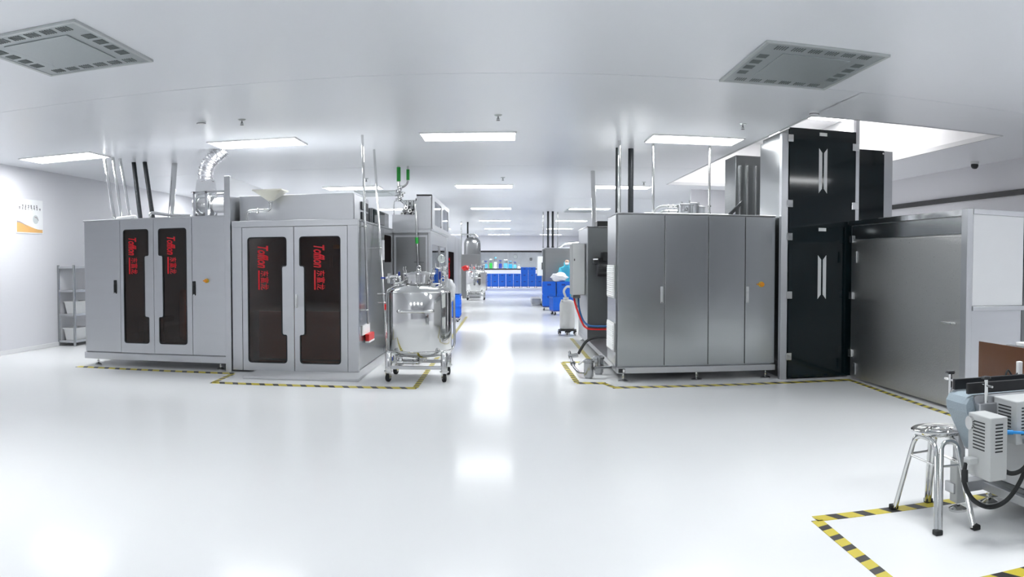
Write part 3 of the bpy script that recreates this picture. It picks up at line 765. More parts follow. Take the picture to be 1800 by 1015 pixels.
def make_tank(label, loc):
    """built around the origin, then moved"""
    t = thing('mobile_tank', label, 'tank', (0, 0, 0), 'polished tanks on castors')
    R = .40
    MB().lathe([(.08, .25), (.25, .27), (R - .06, .295), (R - .015, .32), (R, .36), (R, 1.05), (R - .012, 1.085), (R - .05, 1.11), (.26, 1.155), (.165, 1.165)], (0, 0, 0), seg=64).build('body', 'polish', t, 50)
    for z in (1.055, .36): MB().torus((0, 0, z), R + .002, .006, seg=64).build('weld_band', 'polish', t)
    MB().lathe([(.165, 1.15), (.165, 1.235), (.178, 1.237), (.178, 1.252), (.16, 1.252)], (0, 0, 0), seg=48).build('manway', 'polish', t)
    ld = MB().lathe([(.185, 1.252), (.185, 1.266), (.16, 1.276), (.09, 1.30), (.005, 1.308)], (0, 0, 0), seg=48).build('lid', 'polish', t, 50)
    MB().torus((0, -.0, 1.345), .022, .006, 'Y', 18, 6).cyl((0, 0, 1.30), (0, 0, 1.325), .007, seg=8).build('lift_ring', 'polish', ld)
    for k in range(6):
        q = 2 * PI * k / 6 - PI / 2; cxx, cyy = .195 * math.cos(q), .195 * math.sin(q)
        m_ = MB().cyl((cxx, cyy, 1.19), (cxx, cyy, 1.30), .006, seg=8).lathe([(.012, 1.26), (.018, 1.27), (.012, 1.285)], (cxx, cyy, 0), seg=10)
        m_.tube([(cxx * .97, cyy * .97, 1.30), (cxx * 1.06, cyy * 1.06, 1.335), (cxx * 1.02, cyy * 1.02, 1.36)], .006, 6).box(cxx - .012, cxx + .012, cyy - .012, cyy + .012, 1.18, 1.2)
        m_.build('lid_clamp', 'polish', t)
    MB().tube(arc_path([(-.2, -.33, .84), (-.2, -.47, .84), (.2, -.47, .84), (.2, -.33, .84)], .06), .02, 12).build('push_handle', 'polish', t)
    lx = .33
    for sx_ in (-1, 1):
        for sy_ in (-1, 1):
            lg = MB().lathe([(.04, .13), (.04, .345), (.03, .362), (.002, .368)], (sx_ * lx, sy_ * lx, 0), seg=20)
            lg.cyl((sx_ * lx, sy_ * lx, .118), (sx_ * lx, sy_ * lx, .13), .055, seg=16)
            leg = lg.build('leg', 'paint_light' if False else 'polish', t)
            wv, fk = MB(), MB(); caster(wv, fk, sx_ * lx - .02, sy_ * lx, .12, .05, .35 * sx_)
            wv.build('wheel', 'rubber', leg); fk.build('fork', 'polish', leg)
    fr = MB()
    for s_ in (-1, 1):
        fr.box(-lx, lx, s_ * lx - .02, s_ * lx + .02, .15, .19, .004); fr.box(s_ * lx - .02, s_ * lx + .02, -lx, lx, .15, .19, .004)
    fr.build('base_frame', 'steel_light', t)
    MB().tube(arc_path([(0, 0, .26), (0, 0, .22), (.02, -.24, .22), (-.2, -.24, .22)], .04), .022, 12).torus((-.05, -.24, .22), .03, .008, 'X').torus((.0, -.12, .22), .03, .008, 'Y').build('outlet_pipe', 'polish', t)
    MB().cyl((-.2, -.24, .17), (-.2, -.24, .275), .028).cyl((-.235, -.24, .22), (-.165, -.24, .22), .034).build('outlet_valve', 'polish', t)
    MB().cyl((.05, -.22, .26), (.12, -.25, .26), .006).torus((.09, -.235, .26), .02, .006, 'Y').build('wing_nut', 'polish', t)
    # left inlet manifold
    mm = MB().tube(arc_path([(-.22, -.05, 1.15), (-.22, -.05, 1.24), (-.34, -.05, 1.24), (-.40, -.05, 1.22)], .04), .018, 12)
    mm.cyl((-.30, .02, 1.13), (-.30, .02, 1.25), .02).torus((-.30, .02, 1.20), .03, .008).torus((-.26, -.05, 1.24), .027, .008, 'X').cyl((-.36, -.05, 1.16), (-.36, -.05, 1.28), .022)
    mm.tube(smooth_path([(-.16, -.2, 1.18), (-.25, -.2, 1.16), (-.33, -.12, 1.14)]), .012)
    mm.build('inlet_manifold', 'polish', t)
    MB().box(-.46, -.40, -.07, -.03, 1.215, 1.235, .006).build('valve_lever', 'blue_dark', t)
    MB().box(-.245, -.225, -.06, -.04, 1.25, 1.30, .006).build('valve_lever', 'blue_dark', t)
    # right: pressure gauge and breather
    gp = MB().cyl((.27, .05, 1.12), (.27, .05, 1.36), .010, seg=10).tube(arc_path([(.27, .05, 1.34), (.20, .05, 1.34), (.20, .05, 1.40)], .03), .008, 8)
    gp.build('gauge_stem', 'polish', t)
    ga = MB().lathe([(.005, .02), (.046, .02), (.05, .012), (.05, -.014), (.046, -.02), (.043, -.016)], (.27, .05, 1.455), 'Y', 28).build('pressure_gauge', 'polish', t)
    MB().cyl((.27, .035, 1.455), (.27, .0315, 1.455), .043, seg=28).build('dial', 'gauge_face', ga)
    MB().box(.268, .272, .0295, .0315, 1.45, 1.49).build('needle', 'ink', ga)
    MB().lathe([(.016, 1.12), (.016, 1.24), (.03, 1.25), (.034, 1.26), (.034, 1.35), (.03, 1.365), (.003, 1.37)], (.32, -.02, 0), seg=24).torus((.32, -.02, 1.25), .034, .006).build('breather_filter', 'polish', t)
    MB().box(.24, .265, .0, .03, 1.20, 1.30, .006).build('valve_lever', 'blue_dark', t)
    MB().torus((.30, -.1, 1.20), .022, .007, 'Y').cyl((.30, -.1, 1.12), (.30, -.1, 1.18), .012).build('lift_ring', 'polish', t)
    # tall jacket pipe on the right
    MB().tube(arc_path([(.30, .1, 1.08), (.42, .08, 1.06), (.43, .05, .40), (.36, .0, .30)], .05), .016, 12).build('jacket_pipe', 'polish', t)
    t.location = loc
    return t
tk = make_tank('large polished tank on castors in front of the left machines', (-1.08, 9.96, 0))
t2 = copy_tree(tk); t2.location = (-1.22, 31.5, 0); t2['label'] = 'distant polished tank on castors far down the aisle'
t2.scale = (.95, .95, 1.0)
def crumple(name, cen, rad, m, label, cat, seed, sq=(1, 1, 1), cut=None):
    rnd = random.Random(seed)
    bm = bmesh.new(); bmesh.ops.create_icosphere(bm, subdivisions=3, radius=1)
    ph = [rnd.random() * 6 for _ in range(9)]
    mb = MB(); vs = []
    for v in bm.verts:
        n = v.co.normalized()
        k = 1 + .16 * math.sin(4 * n.x + ph[0]) * math.sin(5 * n.y + ph[1]) + .1 * math.sin(9 * n.z + ph[2] + 4 * n.x) + .07 * math.sin(13 * n.y + ph[3] + 5 * n.z) + .05 * (rnd.random() - .5)
        p = Vector((n.x * sq[0], n.y * sq[1], n.z * sq[2])) * (rad * k)
        if cut is not None and p.z < cut: p.z = cut
        vs.append(Vector(cen) + p)
    bm.verts.index_update(); fs = [[v.index for v in f.verts] for f in bm.faces]; bm.free()
    mb.add(vs, fs, True); return single(name, mb, m, label, cat)
crumple('plastic_bag', (-.70, 9.98, 1.07), .10, 'bag', 'crumpled white plastic bag hanging on the front tank', 'bag', 3, (.55, .8, 1.4))

# ------------------------------------------------------------------ machine with overhead glazed cabinet, behind the tank
m3 = thing('machine_cabinet', 'tall steel machine with overhead glazed cabinet behind the front tank', 'machine', (-2, 15.2, 0))
shell(MB(), -2.75, -1.30, 13.45, 17.0, .06, 1.92).build('body', 'steel', m3)
B(-2.75, -1.30, 13.40, 13.45, .06, 1.90, .004).build('front_panel', 'steel_mid', m3)
MB().plate(rect(-1.86, -1.31, .2, 1.86), [rect(-1.83, -1.34, .23, 1.83)], XZ, 13.385, 13.40).build('panel_trim', 'steel_light', m3)
B(-2.77, -1.26, 13.38, 17.0, 1.90, 1.94, .004).build('top_rail', 'steel_light', m3)
# glazed aisle side
sp = [(13.42, .06), (17.0, .06), (17.0, 1.9), (13.42, 1.9)]
MB().plate(sp, [rect(13.75, 15.25, .55, 1.72), rect(15.4, 16.8, .55, 1.72)], YZ, -1.30, -1.265).build('side_frame', 'steel_light', m3)
for a, b in ((13.75, 15.25), (15.4, 16.8)): B(-1.29, -1.28, a, b, .55, 1.72).build('side_pane', 'glass_teal', m3)
B(-2.6, -1.45, 13.9, 16.7, .6, .64).build('inner_table', 'steel', m3)
for k in range(5): MB().cyl((-1.6 - .1 * (k % 2), 14.2 + .5 * k, .64), (-1.6 - .1 * (k % 2), 14.2 + .5 * k, .95), .06).build('inner_cylinder', 'blue_dark', m3)
B(-1.92, -1.49, 13.6, 15.5, 1.94, 2.21, .006).build('upper_box', 'steel_light', m3)
oh = MB().box(-1.49, -1.46, 13.42, 17.2, 1.96, 2.52).box(-1.46, -1.24, 13.42, 13.46, 1.96, 2.52).box(-1.46, -1.24, 17.16, 17.2, 1.96, 2.52).box(-1.49, -1.24, 13.42, 17.2, 2.50, 2.53).box(-1.49, -1.24, 13.42, 17.2, 1.94, 1.965).build('overhead_cabinet', 'steel_light', m3)
MB().plate([(13.42, 1.96), (17.2, 1.96), (17.2, 2.52), (13.42, 2.52)], [round_poly(rect(13.8, 15.2, 2.04, 2.44), .06), round_poly(rect(15.5, 16.9, 2.04, 2.44), .06)], YZ, -1.25, -1.225).build('overhead_door', 'steel_light', m3)
for a, b in ((13.8, 15.2), (15.5, 16.9)): MB().plate(round_poly(rect(a, b, 2.04, 2.44), .06), [], YZ, -1.245, -1.235).build('overhead_pane', 'glass_teal', m3)
for px_, py_ in ((-2.6, 13.6), (-1.4, 13.6), (-2.6, 16.8), (-1.4, 16.8)): level_foot(m3, px_, py_, .06)
# pipework on top
pw = thing('pipe_manifold', 'cluster of polished pipes and valves with green sleeves', 'pipework', (-1.75, 13.9, 2.21))
pm = MB()
pm.tube(arc_path([(-1.86, 14.0, ZC), (-1.86, 14.0, 2.5), (-1.74, 14.0, 2.42), (-1.74, 14.0, 2.21)], .08), .026, 12)
pm.tube(arc_path([(-1.70, 14.0, ZC), (-1.70, 14.0, 2.75), (-1.84, 14.0, 2.68)], .1), .018, 12)
pm.tube([(-1.78, 13.95, 2.28), (-1.52, 13.95, 2.28)], .04, 14).tube([(-1.78, 14.1, 2.38), (-1.52, 14.1, 2.38)], .028, 12)
pm.build('riser', 'polish', pw)
vl = MB()
for k, (x, z) in enumerate(((-1.86, 2.62), (-1.86, 2.50), (-1.74, 2.34), (-1.66, 2.28), (-1.58, 2.28), (-1.72, 2.28), (-1.62, 2.38))):
    vl.torus((x, 14.0 if k < 3 else 13.95 + .15 * (z > 2.3), z), .045, .014, 'Z' if k < 3 else 'X', 18, 8)
for x in (-1.7, -1.62, -1.54): vl.cyl((x, 13.95, 2.22), (x, 13.95, 2.44), .016).cyl((x, 13.95, 2.40), (x, 13.95, 2.46), .03)
vl.cyl((-1.92, 13.98, 2.56), (-1.78, 13.98, 2.58), .014).cyl((-1.60, 13.98, 2.46), (-1.50, 13.98, 2.46), .02)
vl.build('valve', 'polish', pw)
B(-1.79, -1.50, 14.2, 14.3, 2.22, 2.46, .01).build('manifold_plate', 'steel_dark', pw)
rq = random.Random(12)
for k in range(9):
    x = -1.79 + .034 * k; z = 2.24 + .05 * (k % 3)
    MB().cyl((x, 13.86, z), (x, 14.12, z + .02), .016, seg=12).torus((x, 13.88, z), .024, .008, 'Y', 16, 6).build('branch_pipe', ('polish', 'steel')[k % 2], pw)
for k in range(5):
    x = -1.90 + .03 * (k % 3); z = 2.48 + .055 * k
    MB().cyl((x, 13.94, z), (x + .10, 13.94, z + .01), .013, seg=10).lathe([(.01, -.03), (.028, -.025), (.028, .02), (.01, .028)], (x + .05, 13.92, z), 'Y', 14).build('sampling_valve', 'polish', pw)
MB().cyl((-1.86, 14.0, ZC - .02), (-1.86, 14.0, 2.80), .034, seg=14).build('green_sleeve', 'green', pw)
MB().cyl((-1.70, 14.0, ZC - .06), (-1.70, 14.0, 2.82), .028, seg=14).build('green_sleeve', 'green', pw)
B(-1.56, -1.48, 13.9, 13.98, 2.46, 2.5, .006).build('black_knob', 'black', pw)
MB().tube(arc_path([(-2.0, 14.4, 2.0), (-2.0, 14.4, 2.5), (-1.52, 14.4, 2.5)], .04), .010, 8).build('guard_rail', 'polish', pw)
t = thing('steel_pole', 'steel pipe with green sticker in front of the glazed machine', 'pipe', (-1.45, 13.3, 1.2))
MB().tube(arc_path([(-1.50, 13.6, 2.40), (-1.50, 13.32, 2.40), (-1.45, 13.3, 1.2)], .05), .016, 12).build('tube', 'polish', t)
MB().cyl((-1.478, 13.31, 1.82), (-1.474, 13.31, 1.72), .026, seg=12).build('green_sticker', 'green', t)
MB().cyl((-1.52, 13.3, 1.42), (-1.36, 13.3, 1.42), .008, seg=8).build('bracket', 'steel_dark', t)

# ------------------------------------------------------------------ farther left machines
m4 = thing('machine_cabinet', 'distant steel machine with dark window and red lettering on the left', 'machine', (-2.3, 24.8, 0))
shell(MB(), -3.0, -1.62, 21.55, 28.0, .08, 2.2).build('body', 'steel', m4)
B(-3.0, -1.62, 21.5, 21.55, .08, 2.2, .005).build('front_panel', 'steel_light', m4)
MB().plate([(21.5, .08), (28.0, .08), (28.0, 2.2), (21.5, 2.2)], [round_poly(rect(21.9, 24.3, .28, 1.72), .08)], YZ, -1.62, -1.585).build('side_panel', 'steel_light', m4)
pn = MB().plate(round_poly(rect(21.9, 24.3, .28, 1.72), .08), [], YZ, -1.612, -1.602).build('side_window', 'dark_film', m4)
vertical_sign(m4, lambda a, b: (-1.600, a, b), 1.62, 22.25, .62, .34, .5, .6, 'red_matte')
for yy in (24.7, 26.4): B(-1.586, -1.583, yy, yy + .02, .1, 2.18).build('seam', 'steel_dark', m4)
B(-3.0, -1.60, 21.6, 27.9, 0, .08).build('plinth', 'steel_dark', m4)
m5 = thing('vessel_tower', 'distant round-topped steel vessel housing beyond the far tank', 'machine', (-1.5, 33, 0))
B(-1.82, -1.12, 32.6, 34.2, 0, 1.75, .01).build('housing', 'steel_mid', m5)
MB().lathe([(.34, 1.75), (.34, 2.2), (.32, 2.3), (.24, 2.4), (.12, 2.45), (.02, 2.46)], (-1.44, 33.2, 0), seg=36).build('vessel', 'steel_mid', m5, 50)
MB().tube([(-1.85, 32.7, .1), (-1.85, 32.7, ZC - .005)], .03).build('side_pipe', 'polish', m5)
MB().tube([(-1.62, 33.2, 2.4), (-1.62, 33.2, ZC - .005)], .035).build('insulated_riser', 'insulation', m5)
MB().tube(arc_path([(-1.85, 32.9, 2.55), (-1.3, 32.9, 2.55), (-1.2, 32.9, 2.44)], .05), .03).cyl((-1.35, 33, 2.4), (-1.35, 33, 2.62), .04).cyl((-1.5, 33, 2.45), (-1.5, 33, 2.6), .03).build('top_pipework', 'polish', m5)
B(-1.14, -1.08, 32.5, 32.62, 1.85, 2.0, .01).build('side_bracket', 'steel_dark', m5)
crumple('red_cover', (-1.60, 31.1, 1.22), .13, 'red_plastic', 'small red cover lying beside the distant tank', 'cover', 11, (1.1, .8, .7))

# ------------------------------------------------------------------ blue crates
def make_crate(L=.6, W_=.42, Hh=.36):
    t = thing('plastic_crate', '', 'crate', (0, 0, 0))
    b = MB(); tk_ = .012
    b.box(-L / 2, L / 2, -W_ / 2, -W_ / 2 + tk_, 0, Hh).box(-L / 2, L / 2, W_ / 2 - tk_, W_ / 2, 0, Hh).box(-L / 2, -L / 2 + tk_, -W_ / 2 + tk_, W_ / 2 - tk_, 0, Hh).box(L / 2 - tk_, L / 2, -W_ / 2 + tk_, W_ / 2 - tk_, 0, Hh)
    b.box(-L / 2 + tk_, L / 2 - tk_, -W_ / 2 + tk_, W_ / 2 - tk_, 0, .012)
    b.build('body', 'blue_plastic', t)
    r = MB()
    for k in range(7):
        x = -L / 2 + L * k / 6; x = min(max(x, -L / 2 + .006), L / 2 - .006)
        for s_ in (-1, 1): r.box(x - .006, x + .006, s_ * W_ / 2 - .008, s_ * W_ / 2 + .008, .01, Hh - .03)
    for k in range(5):
        y = -W_ / 2 + W_ * k / 4; y = min(max(y, -W_ / 2 + .006), W_ / 2 - .006)
        for s_ in (-1, 1): r.box(s_ * L / 2 - .008, s_ * L / 2 + .008, y - .006, y + .006, .01, Hh - .03)
    for z in (.09, .18):
        r.box(-L / 2 - .006, L / 2 + .006, -W_ / 2 - .006, -W_ / 2, z, z + .01).box(-L / 2 - .006, -L / 2, -W_ / 2, W_ / 2, z, z + .01).box(L / 2, L / 2 + .006, -W_ / 2, W_ / 2, z, z + .01)
    r.build('ribs', 'blue_plastic', t)
    m_ = MB(); e = .016
    m_.box(-L / 2 - e, L / 2 + e, -W_ / 2 - e, -W_ / 2 + tk_, Hh - .035, Hh, .004).box(-L / 2 - e, L / 2 + e, W_ / 2 - tk_, W_ / 2 + e, Hh - .035, Hh, .004)
    m_.box(-L / 2 - e, -L / 2 + tk_, -W_ / 2, W_ / 2, Hh - .035, Hh, .004).box(L / 2 - tk_, L / 2 + e, -W_ / 2, W_ / 2, Hh - .035, Hh, .004)
    m_.build('rim', 'blue_plastic', t)
    B(-.09, .09, -W_ / 2 - .018, -W_ / 2 - .006, Hh - .11, Hh - .07, .004).build('grip', 'blue_dark', t)
    return t
crate0 = make_crate(); cused = []
def crate(x, y, z, rz, label, group, sc=1.0):
    o = crate0 if not cused else copy_tree(crate0); cused.append(1)
    o.location = (x, y, z); o.rotation_euler = (0, 0, rz); o['label'] = label; o['group'] = group; o.scale = (sc, sc, sc)
    return o
def make_dolly():
    t = thing('crate_dolly', '', 'dolly', (0, 0, 0))
    MB().box(-.3, .3, -.21, .21, .10, .13, .006).build('deck', 'blue_dark', t)
    for sx_ in (-1, 1):
        for sy_ in (-1, 1):
            wv, fk = MB(), MB(); caster(wv, fk, sx_ * .24 - .02, sy_ * .15, .10, .04, .4)
            f_ = fk.build('caster', 'polish', t); wv.build('wheel', 'rubber', f_)
    return t
dolly0 = make_dolly(); dused = []
def dolly(x, y, label, group='wheeled dollies under the crates', rz=0, sc=(1, 1, 1)):
    o = dolly0 if not dused else copy_tree(dolly0); dused.append(1)
    o.location = (x, y, 0); o.rotation_euler = (0, 0, rz); o.scale = sc; o['label'] = label; o['group'] = group
GW = 'blue crates along the end wall'
ordn = ['leftmost', 'second from left', 'third from left', 'fourth from left', 'fifth from left', 'sixth from left', 'seventh from left', 'rightmost']
for k in range(8):
    x = -1.18 + .425 * k
    dolly(x, 47.25, ordn[k] + ' wheeled dolly in the crate row at the end wall', 'dollies along the end wall', sc=(.66, .9, .55))
    crate(x, 47.25, .075, 0, 'blue crate, bottom layer, ' + ordn[k] + ' at the end wall', GW, .0 + 1)
    crate(x, 47.25, .44, 0, 'blue crate, second layer, ' + ordn[k] + ' at the end wall', GW)
    if 5 <= k <= 6: crate(x, 47.25, .805, 0, 'blue crate, top layer, ' + ordn[k] + ' at the end wall', GW)
for o in list(COL.objects):
    if o.get('group') == GW: o.scale = (.66, .95, 1)
GR = 'blue crates by the right machines'
dolly(1.22, 24.6, 'wheeled dolly under the right crate pair, nearest the aisle', sc=(.62, 1, 1))
crate(1.22, 24.6, .131, 0, 'blue crate at bottom of the right aisle-side stack', GR)
crate(1.22, 24.6, .492, 0, 'blue crate on top of the right aisle-side stack', GR)
dolly(1.64, 24.6, 'wheeled dolly under the right crate pair, beside the grey box', sc=(.62, 1, 1))
crate(1.64, 24.6, .131, 0, 'blue crate at bottom of the stack beside the worker', GR)
crate(1.64, 24.6, .492, 0, 'blue crate under the crumpled white bag', GR)
for o in list(COL.objects):
    if o.get('group') == GR: o.scale = (.62, 1, 1)
dolly(1.47, 22.4, 'wheeled dolly under the tilted single crate at right', rz=.2)
crate(1.47, 22.4, .131, .2, 'single blue crate in front of the right crate stacks', 'single blue crate')
dolly(-1.30, 19.9, 'wheeled dolly under the blue crates beside the front tank', rz=PI / 2, sc=(1.2, .7, 1))
o = crate(-1.30, 19.9, .131, PI / 2, 'lower blue crate on dolly just right of front tank', 'blue crates beside the left tank'); o.scale = (1.2, .7, .72)
o = crate(-1.30, 19.9, .392, PI / 2, 'upper blue crate on dolly just right of front tank', 'blue crates beside the left tank'); o.scale = (1.2, .7, .72)
crumple('plastic_bag', (1.52, 24.5, .98), .22, 'bag', 'crumpled white bag lying on the right blue crates', 'bag', 5, (1.15, .8, .62), -.125)

# ------------------------------------------------------------------ right-hand machine
rm = thing('machine_cabinet', 'right steel machine with four tall plain doors on a raised base', 'machine', (2.26, 12.2, 0))
yf = 9.62
X0, X1 = 1.28, 3.235
bf = MB().box(X0, X1, yf - .02, yf + .08, .10, .17, .004).box(X0, X0 + .08, yf + .08, 15.0, .10, .17, .004).box(X1 - .08, X1, yf + .08, 15.0, .10, .17, .004)
bf.box(X0 + .08, X1 - .08, 14.92, 15.0, .10, .17).box(X0 + .08, X1 - .08, yf + .08, 14.92, .12, .165)
bf.build('base_frame', 'steel_light', rm)
B(X0 + .005, X1, yf + .03, 10.6, .17, 1.985, .004).build('front_cabinet', 'steel', rm)
B(X0, X1, yf - .003, 10.62, 1.985, 2.0, .004).build('top_plate', 'polish', rm)
ds = [X0 + .004, 1.85, 2.385, 2.845, X1 - .004]
for k in range(4):
    B(ds[k] + .004, ds[k + 1] - .004, yf, yf + .026, .185, 1.975, .005).build('door', 'steel_mirror', rm)
for x in (1.815, 2.875): lever_handle(rm, x, yf, 1.03, .2, 'paint_light', .036)
estop(rm, 3.05, yf, 1.155)
# louvred filters on the left flank
for z0, z1 in ((.98, 1.38), (.33, .68)):
    lv = B(X0 - .012, X0 + .004, 9.83, 10.52, z0, z1, .003).build('filter_frame', 'white_plastic', rm)
    n = 14
    for j in range(n):
        zz = z0 + .02 + (z1 - z0 - .04) * j / n
        MB().add([(X0 - .012, 9.86, zz), (X0 - .012, 10.49, zz), (X0 - .024, 10.49, zz + .006), (X0 - .024, 9.86, zz + .006), (X0 - .012, 9.86, zz + .016), (X0 - .012, 10.49, zz + .016)],
                 [(0, 1, 2, 3), (3, 2, 5, 4), (0, 3, 4), (1, 5, 2)]).build('louvre', 'white_plastic', lv)
B(X0 - .01, X0 + .005, yf + .03, yf + .06, .17, 1.98, .003).build('corner_trim', 'steel_dark', rm)
# rear cabinet
B(X0 + .01, X1, 13.3, 14.95, .17, 1.985, .006).build('rear_cabinet', 'steel_dark', rm)
B(X0 + .003, X0 + .012, 13.3, 14.95, .17, 1.985).build('rear_side_panel', 'steel_light', rm)
B(X0 - .01, X1, 13.27, 14.97, 1.985, 2.0, .004).build('rear_top_plate', 'polish', rm)
# black drive motor in the gap
mo = MB().lathe([(.06, -.2), (.13, -.2), (.14, -.16), (.14, .12), (.10, .16), (.03, .18)], (1.62, 13.1, 1.32), 'X', 24).build('drive_motor', 'black', rm)
MB().box(1.36, 1.46, 13.0, 13.3, 1.38, 1.50, .02).box(1.5, 1.7, 13.0, 13.28, 1.44, 1.58, .01).build('motor_bracket', 'black', mo)
MB().box(1.345, 1.42, 12.98, 13.02, 1.455, 1.475).build('motor_label', 'paper', mo)
B(1.45, 1.75, 13.4, 13.8, 2.0, 2.09, .01).build('top_black_box', 'black', rm)
# feet and a socket
for x in (1.36, 2.25, 3.12): level_foot(rm, x, yf + .02, .10, .065)
for x in (1.36, 3.12): level_foot(rm, x, 14.8, .10, .06)
sk = B(1.30, 1.375, yf - .045, yf - .02, .11, .158, .006).build('power_socket', 'black', rm)
B(1.345, 1.37, yf - .05, yf - .044, .116, .152, .003).build('socket_cover', 'white_plastic', sk)
# hanging electrical cabinet
ec = thing('electrical_box', 'pale grey electrical box hanging on the right machine flank', 'electrical box', (1.16, 13.95, .87))
B(1.065, 1.275, 13.62, 14.2, .87, 1.73, .008).build('housing', 'paint_grey', ec)
dr = B(1.07, 1.27, 13.60, 13.62, .88, 1.72, .006).build('door', 'paint_grey', ec)
B(1.09, 1.105, 13.592, 13.60, 1.44, 1.475, .003).build('lock', 'black', dr)
B(1.08, 1.2, 13.65, 14.1, .82, .872).build('gland_plate', 'steel_dark', ec)
def hose(name, pts, r, m, label): return single(name, MB().tube(smooth_path(pts, 10), r, 10), m, label, 'hose')
hose('red_hose', [(1.10, 13.8, .84), (1.13, 13.65, .68), (1.2, 13.4, .45), (1.26, 13.25, .36), (1.4, 13.24, .335), (1.9, 13.24, .335)], .016, 'red_plastic', 'red hose along the foot of the rear right cabinet')
hose('blue_hose', [(1.18, 13.8, .84), (1.18, 13.65, .66), (1.22, 13.42, .48), (1.28, 13.22, .41), (1.4, 13.2, .385), (1.9, 13.2, .385)], .016, 'blue_hose', 'dark blue hose above the red hose at right machine')
hose('black_hose', [(1.08, 12.55, .02), (1.12, 12.6, .08), (1.22, 12.72, .19), (1.38, 12.85, .235), (1.7, 12.9, .24), (2.0, 12.9, .24)], .022, 'rubber', 'black hose curling onto the floor at right machine')

# poles and vessels above the right machine
GP = 'vertical pipes above the right machine'
pipe('steel_pipe', [(1.98, 11.2, ZC), (1.95, 10.9, .17)], .017, 'polish', 'thin steel pole left of the vessel on right machine', group=GP, collars=(2.05,))
pipe('steel_pipe', [(2.78, 11.2, ZC), (2.71, 10.9, .17)], .017, 'polish', 'thin steel pole right of the vessel on right machine', group=GP, collars=(2.2, 2.1))
pipe('insulated_pipe', [(1.58, 11.8, ZC), (1.58, 11.8, .17)], .04, 'insulation', 'left black insulated pipe above the right machine', group=GP, collars=(2.0,), cm='insulation')
pipe('insulated_pipe', [(1.77, 11.85, ZC), (1.77, 11.85, .17)], .04, 'insulation', 'right black insulated pipe above the right machine', group=GP, collars=(2.0,), cm='insulation')
pipe('steel_pipe', [(1.50, 11.1, ZC), (1.50, 11.1, .17)], .02, 'polish', 'thin steel pipe beside the left black insulated pipe', group=GP, collars=(2.05,))
pipe('steel_pipe', [(1.52, 14.8, ZC), (1.49, 14.2, 2.0)], .04, 'polish', 'thick steel pipe above the rear right cabinet', group=GP, collars=(2.03,))
vs_ = thing('filter_vessel', 'short polished vessel with valves on top of right machine', 'vessel', (2.3, 10.3, 2.0))
for (x, y, r, h) in ((2.24, 10.3, .10, .15), (2.36, 10.36, .07, .17), (2.46, 10.34, .05, .13)):
    MB().lathe([(r, 2.0), (r, 2.0 + h - .01), (r * 1.12, 2.0 + h - .008), (r * 1.12, 2.0 + h + .006), (r * .5, 2.0 + h + .015), (.004, 2.0 + h + .02)], (x, y, 0), seg=28).build('shell', 'steel_light', vs_)
for a, b in ((2.2, 2.14), (2.3, 2.16), (2.42, 2.14)): MB().cyl((a, 10.32, b), (a, 10.32, b + .05), .012).build('bolt', 'polish', vs_)
MB().torus((2.235, 10.19, 2.09), .018, .004, 'Y', 16, 6).build('badge_ring', 'steel_dark', vs_)
MB().cyl((1.98, 10.3, 2.13), (2.16, 10.3, 2.13), .012).torus((2.02, 10.3, 2.13), .02, .006, 'X').torus((2.08, 10.3, 2.13), .02, .006, 'X').cyl((1.98, 10.3, 2.06), (2.14, 10.3, 2.06), .012).torus((2.03, 10.3, 2.06), .022, .007, 'X').build('valve', 'polish', vs_)
hose('clear_hose', [(2.0, 10.3, 2.13), (1.92, 10.3, 2.12), (1.86, 10.3, 2.08), (1.82, 10.3, 2.02)], .016, 'white_plastic', 'upper pale hose leading to the vessel on right machine')
hose('clear_hose', [(2.0, 10.3, 2.06), (1.94, 10.3, 2.055), (1.89, 10.3, 2.02)], .016, 'white_plastic', 'lower pale hose leading to the vessel on right machine')
dk = thing('exhaust_duct', 'dark ribbed steel duct beside the black tower', 'duct', (3.0, 12.2, 0))
B(3.30, 3.75, 11.7, 12.3, 0, 3.0, .006).build('duct_body', 'steel_dark', dk)
for x in (3.36, 3.47, 3.60, 3.71): B(x - .012, x + .012, 11.66, 11.70, 1.5, 2.85, .003).build('rib', 'polish', dk)
MB().tube([(3.06, 11.66, 1.98), (3.40, 11.66, 2.32)], .03, 4).build('diagonal_brace', 'steel_dark', dk)

# floor filters at the corner
ff = thing('floor_filter', 'pair of short polished filter housings on the floor', 'filter', (1.0, 9.95, 0))
for x, y in ((.98, 9.95), (1.14, 10.3)):
    MB().lathe([(.055, .02), (.06, .03), (.06, .19), (.072, .195), (.072, .22), (.05, .235), (.004, .24)], (x, y, 0), seg=28).build('housing', 'steel', ff)
    MB().cyl((x, y, 0), (x, y, .025), .045, seg=16).build('foot', 'steel', ff)
MB().tube([(1.05, 9.97, .12), (1.35, 10.12, .12)], .02, 12).torus((1.06, 9.975, .12), .03, .01, 'X').build('outlet_pipe', 'steel', ff)
MB().tube(arc_path([(.93, 9.95, .07), (.86, 10.0, .07), (.83, 10.3, .09), (.83, 10.95, .16), (.83, 11.1, .2)], .06), .018, 12).build('inlet_pipe', 'steel', ff)
MB().cyl((.80, 10.9, .16), (.93, 10.9, .18), .03).build('valve', 'steel', ff)
MB().torus((.83, 10.5, .115), .026, .01, 'Y').build('clamp', 'steel', ff)
MB().tube(smooth_path([(.9, 10.4, .12), (1.0, 10.6, .15), (1.1, 10.3, .17)]), .014).build('hose', 'white_plastic', ff)

